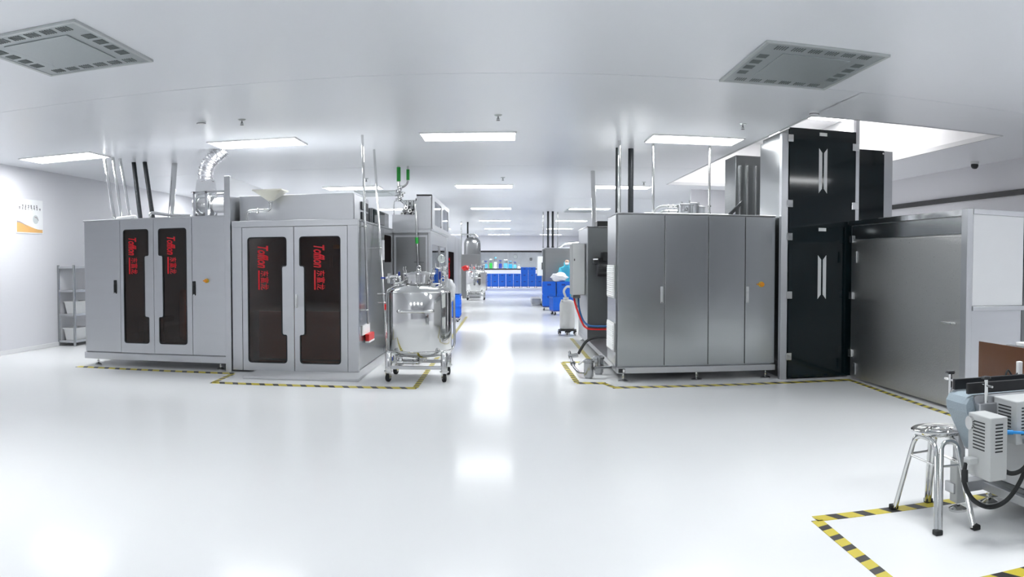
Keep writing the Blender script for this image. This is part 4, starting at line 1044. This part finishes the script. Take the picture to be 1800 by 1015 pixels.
# ------------------------------------------------------------------ black glass tower
bt = thing('glass_tower', 'tall black glass door tower with white emblems', 'tower', (3.75, 10, 0))
yt = 9.45
TX0, TX1 = 3.335, 4.22
B(3.335, TX1, yt + .03, 10.5, .02, 3.05, .004).build('core', 'steel_dark', bt)
B(3.245, 3.33, yt + .0, yt + .09, 0, 2.99, .004).build('post', 'steel_light', bt)
B(TX1, TX1 + .05, yt + .0, yt + .09, 0, 3.42, .004).build('post', 'steel_light', bt)
B(3.30, 3.334, yt + .09, 10.5, 0, 2.985, .004).build('side_sheet', 'steel_mirror', bt)
dg_ = B(TX0 + .004, TX1 - .004, yt - .01, yt + .01, .02, 3.06, .002).build('glass_door', 'black_glass', bt)
def EM(mb, cx, z0, z1, s_):
    # one of a pair of slim bars, ends cut to a slant toward the middle
    a, b = (cx - .055, cx - .012) if s_ < 0 else (cx + .012, cx + .055)
    inn, out = (b, a) if s_ < 0 else (a, b)
    pl = [(out, z0 + .0), (inn, z0 + .055), (inn, z1 - .055), (out, z1)]
    mb.plate(pl, [], XZ, yt - .0125, yt - .0101)
for z0, z1 in ((2.28, 2.83), (.98, 1.52)):
    for s_ in (-1, 1):
        mb = MB(); EM(mb, 3.775, z0, z1, s_); mb.build('emblem_bar', 'white_plastic', bt)
for z in (3.0, 1.835): B(3.725, 3.825, yt - .0125, yt - .0101, z - .02, z + .02).build('label', 'white_plastic', bt)
for z in (2.93, 2.14, 1.74, 1.03, .28):
    h_ = B(TX0 - .02, TX0 + .05, yt - .022, yt - .01, z - .045, z + .045, .004).build('glass_hinge', 'polish', bt)
for z in (2.87, 2.14, 1.72, 1.03, .32):
    h_ = B(TX1 - .055, TX1 + .04, yt - .022, yt - .01, z - .045, z + .045, .004).build('glass_hinge', 'polish', bt)
b2 = thing('black_panel_housing', 'smaller black-fronted housing right of the glass tower', 'machine', (4.9, 10.8, 0))
B(4.60, 5.27, 10.52, 11.3, 0, 3.02, .005).build('housing', 'steel_light', b2)
B(4.605, 5.13, 10.505, 10.519, 1.5, 3.02, .002).build('black_front', 'black_glass', b2)
for x in (4.63, 5.11): MB().cyl((x, 10.505, 2.98), (x, 10.497, 2.98), .014, seg=12).build('screw', 'polish', b2)

# ------------------------------------------------------------------ frosted steel box
sb = thing('steel_enclosure', 'large frosted steel enclosure beside the tower, open toward conveyor', 'machine', (4.4, 7.9, 0))
B(4.07, 4.68, 6.46, 9.36, .03, 1.92, .006).build('core', 'steel_frosted', sb)
B(4.05, 4.07, 6.55, 9.30, .03, 1.70, .003).build('side_sheet', 'steel_frosted', sb)
B(4.05, 4.07, 6.55, 9.30, 1.715, 1.88, .003).build('upper_sheet', 'steel_mirror', sb)
B(4.04, 4.09, 6.43, 9.38, 1.885, 1.945, .004).build('top_rail', 'polish', sb)
B(4.035, 4.10, 6.42, 6.54, .0, 1.95, .005).build('corner_post', 'steel_light', sb)
B(4.10, 4.70, 6.42, 6.46, 1.03, 1.90, .004).build('front_sheet', 'paint_light', sb)
B(4.10, 4.70, 6.41, 6.46, 1.90, 1.95, .004).build('front_top_rail', 'steel_light', sb)
B(4.10, 4.70, 6.40, 6.46, .985, 1.028, .004).build('ledge', 'steel_light', sb)
B(4.10, 4.70, 6.43, 6.46, .03, .985, .004).build('lower_sheet', 'steel_light', sb)
B(4.68, 4.74, 6.42, 6.5, .0, 1.9, .004).build('edge_post', 'steel_dark', sb)
MB().cyl((4.035, 6.9, .85), (4.035, 6.62, .85), .010, seg=10).cyl((4.05, 6.7, .85), (4.02, 6.7, .85), .014, seg=10).build('latch', 'polish', sb)
for z in (1.72, 1.03, .32): B(4.03, 4.05, 9.24, 9.34, z - .045, z + .045, .004).build('hinge', 'polish', sb)
for z in (1.5, .14): B(4.035, 4.05, 9.12, 9.18, z - .07, z + .07, .004).build('catch', 'steel_light', sb)

sb.location = (sb.location.x + .06, 7.98, 0); sb.scale = (1, .94, 1)

# ------------------------------------------------------------------ right background
m6 = thing('machine_cabinet', 'distant plain steel cabinet on the right with risers', 'machine', (2.0, 27, 0))
B(1.17, 3.1, 26.0, 28.6, .08, 1.87, .008).build('body', 'steel_mid', m6)
B(1.10, 1.17, 26.0, 26.6, .08, 1.84, .006).build('corner_frame', 'steel_dark', m6)
B(1.1, 3.1, 26.02, 28.6, 0, .08).build('plinth', 'steel_dark', m6)
B(1.16, 3.12, 25.98, 28.62, 1.87, 1.89, .004).build('top_plate', 'steel_light', m6)
for k, (x, y, r, m_) in enumerate(((1.13, 26.6, .02, 'polish'), (1.28, 26.4, .035, 'insulation'), (1.43, 26.4, .035, 'insulation'), (1.60, 26.6, .018, 'polish'))):
    pipe(('steel_pipe', 'insulated_pipe', 'insulated_pipe', 'steel_pipe')[k], [(x, y, ZC), (x, y, 1.89)], r, m_,
         ('thin steel riser at left edge of the distant right cabinet', 'left black riser above the distant right cabinet', 'right black riser above the distant right cabinet', 'thin steel riser right of the two distant black risers')[k],
         group='risers above the distant right cabinet', collars=(1.92,), cm=m_)
pipe('duct_pipe', [(1.62, 26.3, 1.90), (1.78, 26.3, 2.02), (2.3, 26.3, 2.06), (2.3, 26.3, 1.89)], .05, 'foil', 'bent foil pipe on top of distant right cabinet', rad=.1)
eb = thing('electrical_box', 'white wall box on the distant right cabinet edge', 'electrical box', (1.0, 26, 1.0))
B(.93, 1.10, 26.02, 26.5, 1.0, 1.62, .006).build('housing', 'paint_light', eb); B(.935, 1.095, 26.0, 26.02, 1.01, 1.61, .004).build('door', 'white_plastic', eb)
B(1.06, 1.09, 25.97, 26.0, 1.2, 1.42, .004).build('handle', 'black', eb)
t = thing('steel_step', 'low steel step block far down the right aisle', 'step', (.95, 27.5, 0))
B(.78, 1.08, 27.0, 28.6, .06, .24, .006).build('block', 'steel', t); B(.80, 1.06, 27.02, 28.58, 0, .06).build('skirting', 'steel_light', t)

# jug on its dolly
jd = thing('jug_dolly', 'black low dolly on castors under the white jug', 'dolly', (1.15, 15.9, 0))
MB().lathe([(.16, .09), (.18, .092), (.18, .12), (.15, .125)], (1.15, 15.95, 0), seg=24).box(.98, 1.3, 15.88, 16.0, .085, .115, .01).box(1.09, 1.21, 15.7, 16.2, .085, .115, .01).build('deck', 'black', jd)
for x, y in ((1.0, 15.95), (1.15, 15.72), (1.3, 15.95), (1.15, 16.18)):
    wv, fk = MB(), MB(); caster(wv, fk, x - .02, y, .09, .038, .3); f_ = fk.build('caster', 'black', jd); wv.build('wheel', 'polish', f_)
jg = thing('plastic_jug', 'white plastic jug with pale hose beside the right machine', 'jug', (1.15, 15.95, .126))
MB().lathe([(.12, .126), (.145, .14), (.15, .2), (.15, .60), (.135, .66), (.08, .69), (.05, .695)], (1.15, 15.95, 0), seg=36).build('body', 'white_plastic', jg, 50)
MB().lathe([(.05, .69), (.055, .70), (.055, .735), (.05, .74), (.004, .742)], (1.12, 15.93, 0), seg=24).build('cap', 'white_plastic', jg)
MB().tube(smooth_path([(1.12, 15.93, .73), (1.08, 15.9, .86), (1.12, 15.7, .95), (1.16, 15.4, .96)]), .022, 10).build('hose', 'white_plastic', jg)
B(1.02, 1.06, 15.8, 15.9, .66, .70, .01).build('grip', 'white_plastic', jg)

# worker in a blue gown, stooping behind the crates
def person(x, y, face):
    p = thing('person', 'worker in hooded light blue gown stooping behind right crates', 'person', (x, y, 0))
    V = [(0, 0, .92), (0, .03, 1.08), (0, -.10, 1.22), (0, -.16, 1.30), (0, -.20, 1.37), (0, -.22, 1.47),
         (-.18, -.11, 1.22), (-.24, -.22, .98), (-.16, -.42, .93), (-.13, -.50, .92),
         (.18, -.11, 1.22), (.24, -.22, .98), (.16, -.42, .93), (.13, -.50, .92),
         (-.10, .02, .86), (-.11, -.02, .48), (-.11, .06, .09), (-.11, -.12, .05),
         (.10, .02, .86), (.11, -.02, .48), (.11, .06, .09), (.11, -.12, .05)]
    Ed = [(0, 1), (1, 2), (2, 3), (3, 4), (4, 5), (2, 6), (6, 7), (7, 8), (8, 9), (2, 10), (10, 11), (11, 12), (12, 13), (0, 14), (14, 15), (15, 16), (16, 17), (0, 18), (18, 19), (19, 20), (20, 21)]
    Rr = [.15, .15, .15, .085, .10, .095, .085, .062, .045, .04, .085, .062, .045, .04, .105, .075, .055, .05, .105, .075, .055, .05]
    me = bpy.data.meshes.new('body'); me.from_pydata(V, Ed, []); o = bpy.data.objects.new('body', me); COL.objects.link(o); o.parent = p
    md = o.modifiers.new('skin', 'SKIN')
    for i, sv in enumerate(me.skin_vertices[0].data): sv.radius = (Rr[i], Rr[i] * .85); sv.use_root = (i == 0)
    sd_ = o.modifiers.new('sub', 'SUBSURF'); sd_.levels = 2; sd_.render_levels = 2
    me.materials.append(MATS['gown']); o['label'] = 'light blue hooded coverall'
    fc = MB().lathe([(.004, -.09), (.05, -.075), (.07, -.02), (.068, .03), (.045, .065), (.004, .075)], (0, 0, 0), 'Z', 20)
    fc.v = [(a * .95, b * .8 - .285, c + 1.43) for a, b, c in fc.v]
    fc.move(x, y, 0); f_ = fc.build('face', 'skin', p, 60)
    mk = MB().box(x - .055, x + .055, y - .35, y - .30, 1.36, 1.425, .02).build('face_mask', 'white_plastic', f_)
    for s_ in (-1, 1): MB().lathe([(.001, -.01), (.011, 0), (.001, .01)], (x + s_ * .028, y - .338, 1.445), 'Y', 10).build('eye', 'ink', f_)
    for s_ in (-1, 1):
        hd = MB(); bx, by, bz = x + s_ * .13, y - .52, .915
        hd.box(bx - .04, bx + .04, by - .05, by + .05, bz - .014, bz + .014, .012)
        for k, ln in enumerate((.065, .075, .07, .055)):
            fx = bx - .03 + .02 * k; hd.tube([(fx, by - .04, bz), (fx, by - .04 - ln * .55, bz - .012), (fx, by - .04 - ln, bz - .035)], .009, 8)
        hd.tube([(bx - s_ * .035, by + .02, bz), (bx - s_ * .06, by - .015, bz - .01), (bx - s_ * .062, by - .045, bz - .022)], .010, 8)
        hd.build('hand', 'white_plastic', p)
    p.rotation_euler = (0, 0, face)
    return p
person(1.80, 25.45, 0.0)

# items seen through the end window
wbn = thing('work_bench', 'white bench seen through the end window', 'bench', (-.6, 54, 0))
B(-2.2, .9, 53.6, 54.4, 1.0, 1.06, .01).build('top', 'white_plastic', wbn)
for x in (-2.1, .8): B(x - .04, x + .04, 53.7, 54.3, 0, 1.0).build('leg', 'steel', wbn)
GB = 'bottling equipment seen through the end window'
rnd = random.Random(4)
spec = [(-1.45, 'teal_box', .20, .30), (-1.12, 'green', .16, .38), (-.82, 'white_plastic', .15, .45), (-.50, 'blue_dark', .18, .33), (-.15, 'teal_box', .22, .36), (.15, 'blue_bright', .22, .30), (.45, 'teal_box', .18, .26), (.72, 'white_plastic', .14, .16)]
pos = ['leftmost', 'second from left', 'third from left', 'fourth from left', 'fifth from left', 'sixth from left', 'seventh from left', 'rightmost']
for k, (x, m_, w_, h_) in enumerate(spec):
    h_ *= 1.7
    t = thing('bottling_unit', 'small coloured machine unit behind the end window, ' + pos[k], 'machine', (x, 54, 1.06), GB)
    B(x - w_ * .6, x + w_ * .6, 53.85, 54.15, 1.06, 1.06 + h_ * .55, .02).build('base', m_, t)
    MB().cyl((x - w_ * .2, 54, 1.06 + h_ * .55), (x - w_ * .2, 54, 1.06 + h_), .05).cyl((x + w_ * .3, 54, 1.06 + h_ * .55), (x + w_ * .3, 54, 1.06 + h_ * .85), .04).build('column', 'steel_light', t)
    MB().box(x - w_ * .5, x + w_ * .5, 53.9, 54.1, 1.06 + h_ * .85, 1.06 + h_ * .95, .01).build('head', ('blue_dark', 'white_plastic', 'teal_box')[k % 3], t)
t = thing('wall_clock', 'round white clock behind the end window', 'clock', (1.0, 56.9, 1.85))
MB().cyl((.5, 56.99, 1.85), (.5, 56.95, 1.85), .14, seg=28).build('case', 'white_plastic', t); MB().torus((.5, 56.95, 1.85), .14, .015, 'Y').build('bezel', 'steel_light', t)
B(.497, .503, 56.94, 56.95, 1.85, 1.95).build('hand', 'ink', t)
t = thing('wall_switch', 'small black switch box behind the end window', 'switch', (1.55, 56.9, 1.68))
B(1.5, 1.66, 56.93, 57, 1.60, 1.76, .01).build('plate', 'black', t); B(1.53, 1.63, 56.92, 56.93, 1.64, 1.72, .004).build('rocker', 'steel_light', t)

# ------------------------------------------------------------------ foreground packing conveyor (right edge)
cv = thing('conveyor_machine', 'packing conveyor machine with blue-grey belt end at right edge', 'conveyor', (2.3, 3.8, 0))
zb = .72
# belt loop: profile in X-Z, extruded over the belt width
prof = [(3.35, zb), (2.34, zb), (2.305, zb - .012), (2.285, zb - .045), (2.29, zb - .09), (2.375, zb - .25), (2.405, zb - .315), (2.43, zb - .325), (2.455, zb - .30), (2.46, zb - .2), (2.47, zb - .10), (3.35, zb - .10)]
MB().plate(prof, [], lambda u, v, d: (u, d, v), 3.66, 3.87).build('belt', 'belt', cv)
for y in (3.638, 3.872):
    sp_ = round_poly([(2.315, zb + .004), (3.36, zb + .004), (3.36, zb - .16), (2.60, zb - .16), (2.455, zb - .335), (2.42, zb - .335)], .03)
    MB().plate(sp_, [], lambda u, v, d: (u, d, v), y, y + .018).build('side_plate', 'steel_light', cv)
for y, a in ((3.68, 2.30), (3.85, 2.32)):
    B(a, 3.36, y - .012, y + .012, zb + .008, zb + .066, .004).build('guide_rail', 'black', cv)
for x, y in ((2.33, 3.902), (2.385, 3.626), (2.9, 3.626)):
    po_ = MB().cyl((x, y, zb - .08), (x, y, zb + .09), .011, seg=12).build('rail_post', 'polish', cv)
    MB().cyl((x - .0, y - .06, zb + .055), (x, y + .06, zb + .055), .006, seg=8).build('rail_clamp', 'polish', po_)
    MB().lathe([(.025, zb + .088), (.03, zb + .094), (.025, zb + .104), (.004, zb + .106)], (x, y, 0), seg=5).build('rail_knob', 'black', po_)
bb = MB().box(2.33, 2.44, 3.60, 3.638, zb - .115, zb - .035, .005).cyl((2.44, 3.62, zb - .07), (2.475, 3.62, zb - .07), .016, seg=16)
bb.build('bearing_block', 'steel_light', cv)
# vented gearmotor covers
def vent_box(x0, x1, y0, y1, z0, z1, label):
    vb = B(x0, x1, y0, y1, z0, z1, .006).build('motor_cover', 'paint_grey', cv)
    n = 9; sl = MB(); s2 = MB()
    for j in range(n):
        z = z1 - .04 - j * .017
        sl.box(x0 - .0012, x0 + .002, y0 + .05, y1 - .05, z, z + .007)
        s2.box(x0 + .03, x1 - .03, y0 - .0012, y0 + .002, z, z + .007)
    sl.build('vent_slots', 'black', vb)['kind'] = 'stuff'; s2.build('vent_slots', 'black', vb)['kind'] = 'stuff'
    return vb
vent_box(2.26, 2.365, 3.39, 3.60, .33, .65, '')
vent_box(2.44, 2.66, 3.42, 3.636, .49, .715, '')
MB().cyl((2.245, 3.57, .60), (2.26, 3.57, .60), .035, seg=20).build('drive_pulley', 'polish', cv)
B(2.33, 2.36, 3.60, 3.638, .585, .60, .003).build('motor_bracket', 'steel_light', cv)
# cabinet and base frame under the belt
B(2.66, 3.4, 2.9, 4.12, .18, .60, .006).build('cabinet', 'paint_light', cv)
B(2.655, 3.4, 2.895, 4.125, .15, .18).build('cabinet_dark_strip', 'steel_dark', cv)  # dark steel strip between cabinet and base frame
B(2.62, 3.4, 2.88, 4.13, .10, .15, .004).build('base_frame', 'steel_light', cv)
B(2.42, 2.66, 4.0, 4.1, .10, .16, .004).build('cross_beam', 'steel_light', cv)
B(2.43, 2.50, 3.98, 4.06, .05, .30, .004).build('leg', 'paint_grey', cv)
B(2.44, 2.49, 3.99, 4.05, .30, zb - .16, .004).build('leg_upper', 'steel_light', cv)
for x, y in ((2.465, 4.02), (2.70, 3.0), (2.70, 4.05), (3.3, 4.05)): level_foot(cv, x, y, .11, .055)
MB().box(2.46, 2.66, 3.26, 3.40, .50, .53, .006).build('bracket_plate', 'steel_light', cv)
MB().tube(smooth_path([(2.42, 3.42, .56), (2.46, 3.37, .562), (2.52, 3.32, .565)]), .008, 8).build('air_line', 'blue_bright', cv)
MB().cyl((2.42, 3.42, .56), (2.39, 3.44, .56), .012, seg=10).build('air_fitting', 'blue_bright', cv)
MB().cyl((2.49, 3.35, .563), (2.55, 3.30, .565), .012, seg=10).build('air_fitting', 'blue_bright', cv)
MB().tube(smooth_path([(2.20, 3.53, .36), (2.195, 3.52, .30), (2.235, 3.50, .22), (2.32, 3.48, .175), (2.41, 3.46, .20), (2.48, 3.44, .29), (2.51, 3.42, .40), (2.50, 3.40, .50)], 10), .012, 10).build('power_cable', 'rubber', cv)
MB().tube(smooth_path([(2.365, 3.46, .38), (2.42, 3.44, .345), (2.48, 3.42, .36), (2.53, 3.40, .43), (2.515, 3.38, .50)], 8), .012, 10).build('power_cable', 'rubber', cv)
MB().cyl((2.20, 3.53, .37), (2.195, 3.52, .31), .018, seg=12).cyl((2.21, 3.535, .405), (2.20, 3.53, .37), .010, seg=10).build('cable_plug', 'rubber', cv)
B(2.21, 2.27, 3.50, 3.56, .40, .43, .004).build('cable_gland', 'paint_grey', cv)
# brown acrylic guard and the parts in front of it
ga = thing('acrylic_guard', 'brown acrylic guard standing behind the conveyor', 'guard', (2.97, 4.35, .60))
B(2.98, 2.992, 4.03, 4.63, .62, .905, .002).build('sheet', 'brown_acrylic', ga)
B(2.97, 3.0, 4.05, 4.62, .60, .62, .003).build('base_rail', 'steel_light', ga)
B(2.90, 3.4, 4.14, 4.7, .55, .60, .004).build('support_table', 'steel_light', ga)
B(2.95, 3.35, 4.15, 4.66, .0, .55, .004).build('support_body', 'paint_light', ga)
B(3.05, 3.2, 4.1, 4.3, .90, .925, .004).build('white_block', 'white_plastic', ga)
B(3.04, 3.08, 4.05, 4.4, .60, .90, .004).build('bracket', 'steel_dark', ga)
t = thing('sensor_bracket', 'small white sensor with green wiring on the conveyor', 'sensor', (2.86, 4.02, zb))
B(2.855, 2.885, 3.99, 4.02, zb + .0, zb + .12, .004).build('sensor', 'white_plastic', t)
B(2.74, 2.80, 3.985, 4.015, zb - .0, zb + .03, .004).build('mount', 'white_plastic', t)
MB().tube(smooth_path([(2.76, 4.0, zb + .02), (2.79, 4.01, zb + .07), (2.83, 4.01, zb + .03), (2.87, 4.0, zb + .06)]), .006, 8).build('wire', 'rubber', t)
MB().box(2.73, 2.9, 3.892, 4.03, zb - .03, zb).box(2.80, 2.83, 3.892, 4.03, zb - .12, zb - .03).build('bracket', 'steel_dark', t)
MB().cyl((2.95, 4.0, zb + .09), (2.93, 3.97, zb + .12), .03, seg=16).cyl((2.94, 4.0, zb), (2.94, 4.0, zb + .1), .012).build('copper_nozzle', 'copper', t)

# ------------------------------------------------------------------ round steel stool
st = thing('round_stool', 'round polished steel stool with tubular legs beside the conveyor', 'stool', (2.24, 3.93, 0))
sx0, sy0, zs = 2.345, 4.055, .475
seat = MB().lathe([(.004, zs - .012), (.09, zs - .012), (.142, zs - .022), (.155, zs - .012), (.157, zs), (.148, zs + .006), (.12, zs - .002), (.004, zs - .004)], (sx0, sy0, 0), seg=48).build('seat', 'polish', st, 50)
MB().torus((sx0, sy0, zs - .0025), .05, .004, seg=32, rs=6).torus((sx0, sy0, zs - .002), .075, .003, seg=32, rs=6).build('pressed_ring', 'polish', seat)
a0 = math.radians(20)
feet = [(2.14, 4.20), (2.385, 4.23), (2.14, 3.69), (2.36, 3.67)]
order = [0, 1, 3, 2]
tops = []
for i in range(4):
    fx, fy = feet[order[i]]; gx, gy = feet[order[(i + 1) % 4]]
    a = Vector((fx, fy, .012)); b = Vector((gx, gy, .012)); c = Vector((sx0, sy0, 0))
    off = (b - a).normalized() * .014
    ta = Vector((sx0 + (fx - sx0) * .56, sy0 + (fy - sy0) * .56, zs - .03)); tb = Vector((sx0 + (gx - sx0) * .56, sy0 + (gy - sy0) * .56, zs - .03))
    MB().tube(arc_path([a + off, ta + off + (tb - ta) * .04, tb - off - (tb - ta) * .04, b - off], .09, 8), .0135, 12).build('leg', 'polish', st)
    # brace between neighbouring legs at two thirds of the height
    k = .72; ra = a.lerp(ta, k); rb = b.lerp(tb, k)
    MB().tube([ra + off, rb - off], .007, 8).build('brace', 'polish', st)
for fx, fy in feet:
    MB().box(fx - .022, fx + .022, fy - .022, fy + .022, 0, .028, .006).build('foot_cap', 'rubber', st)
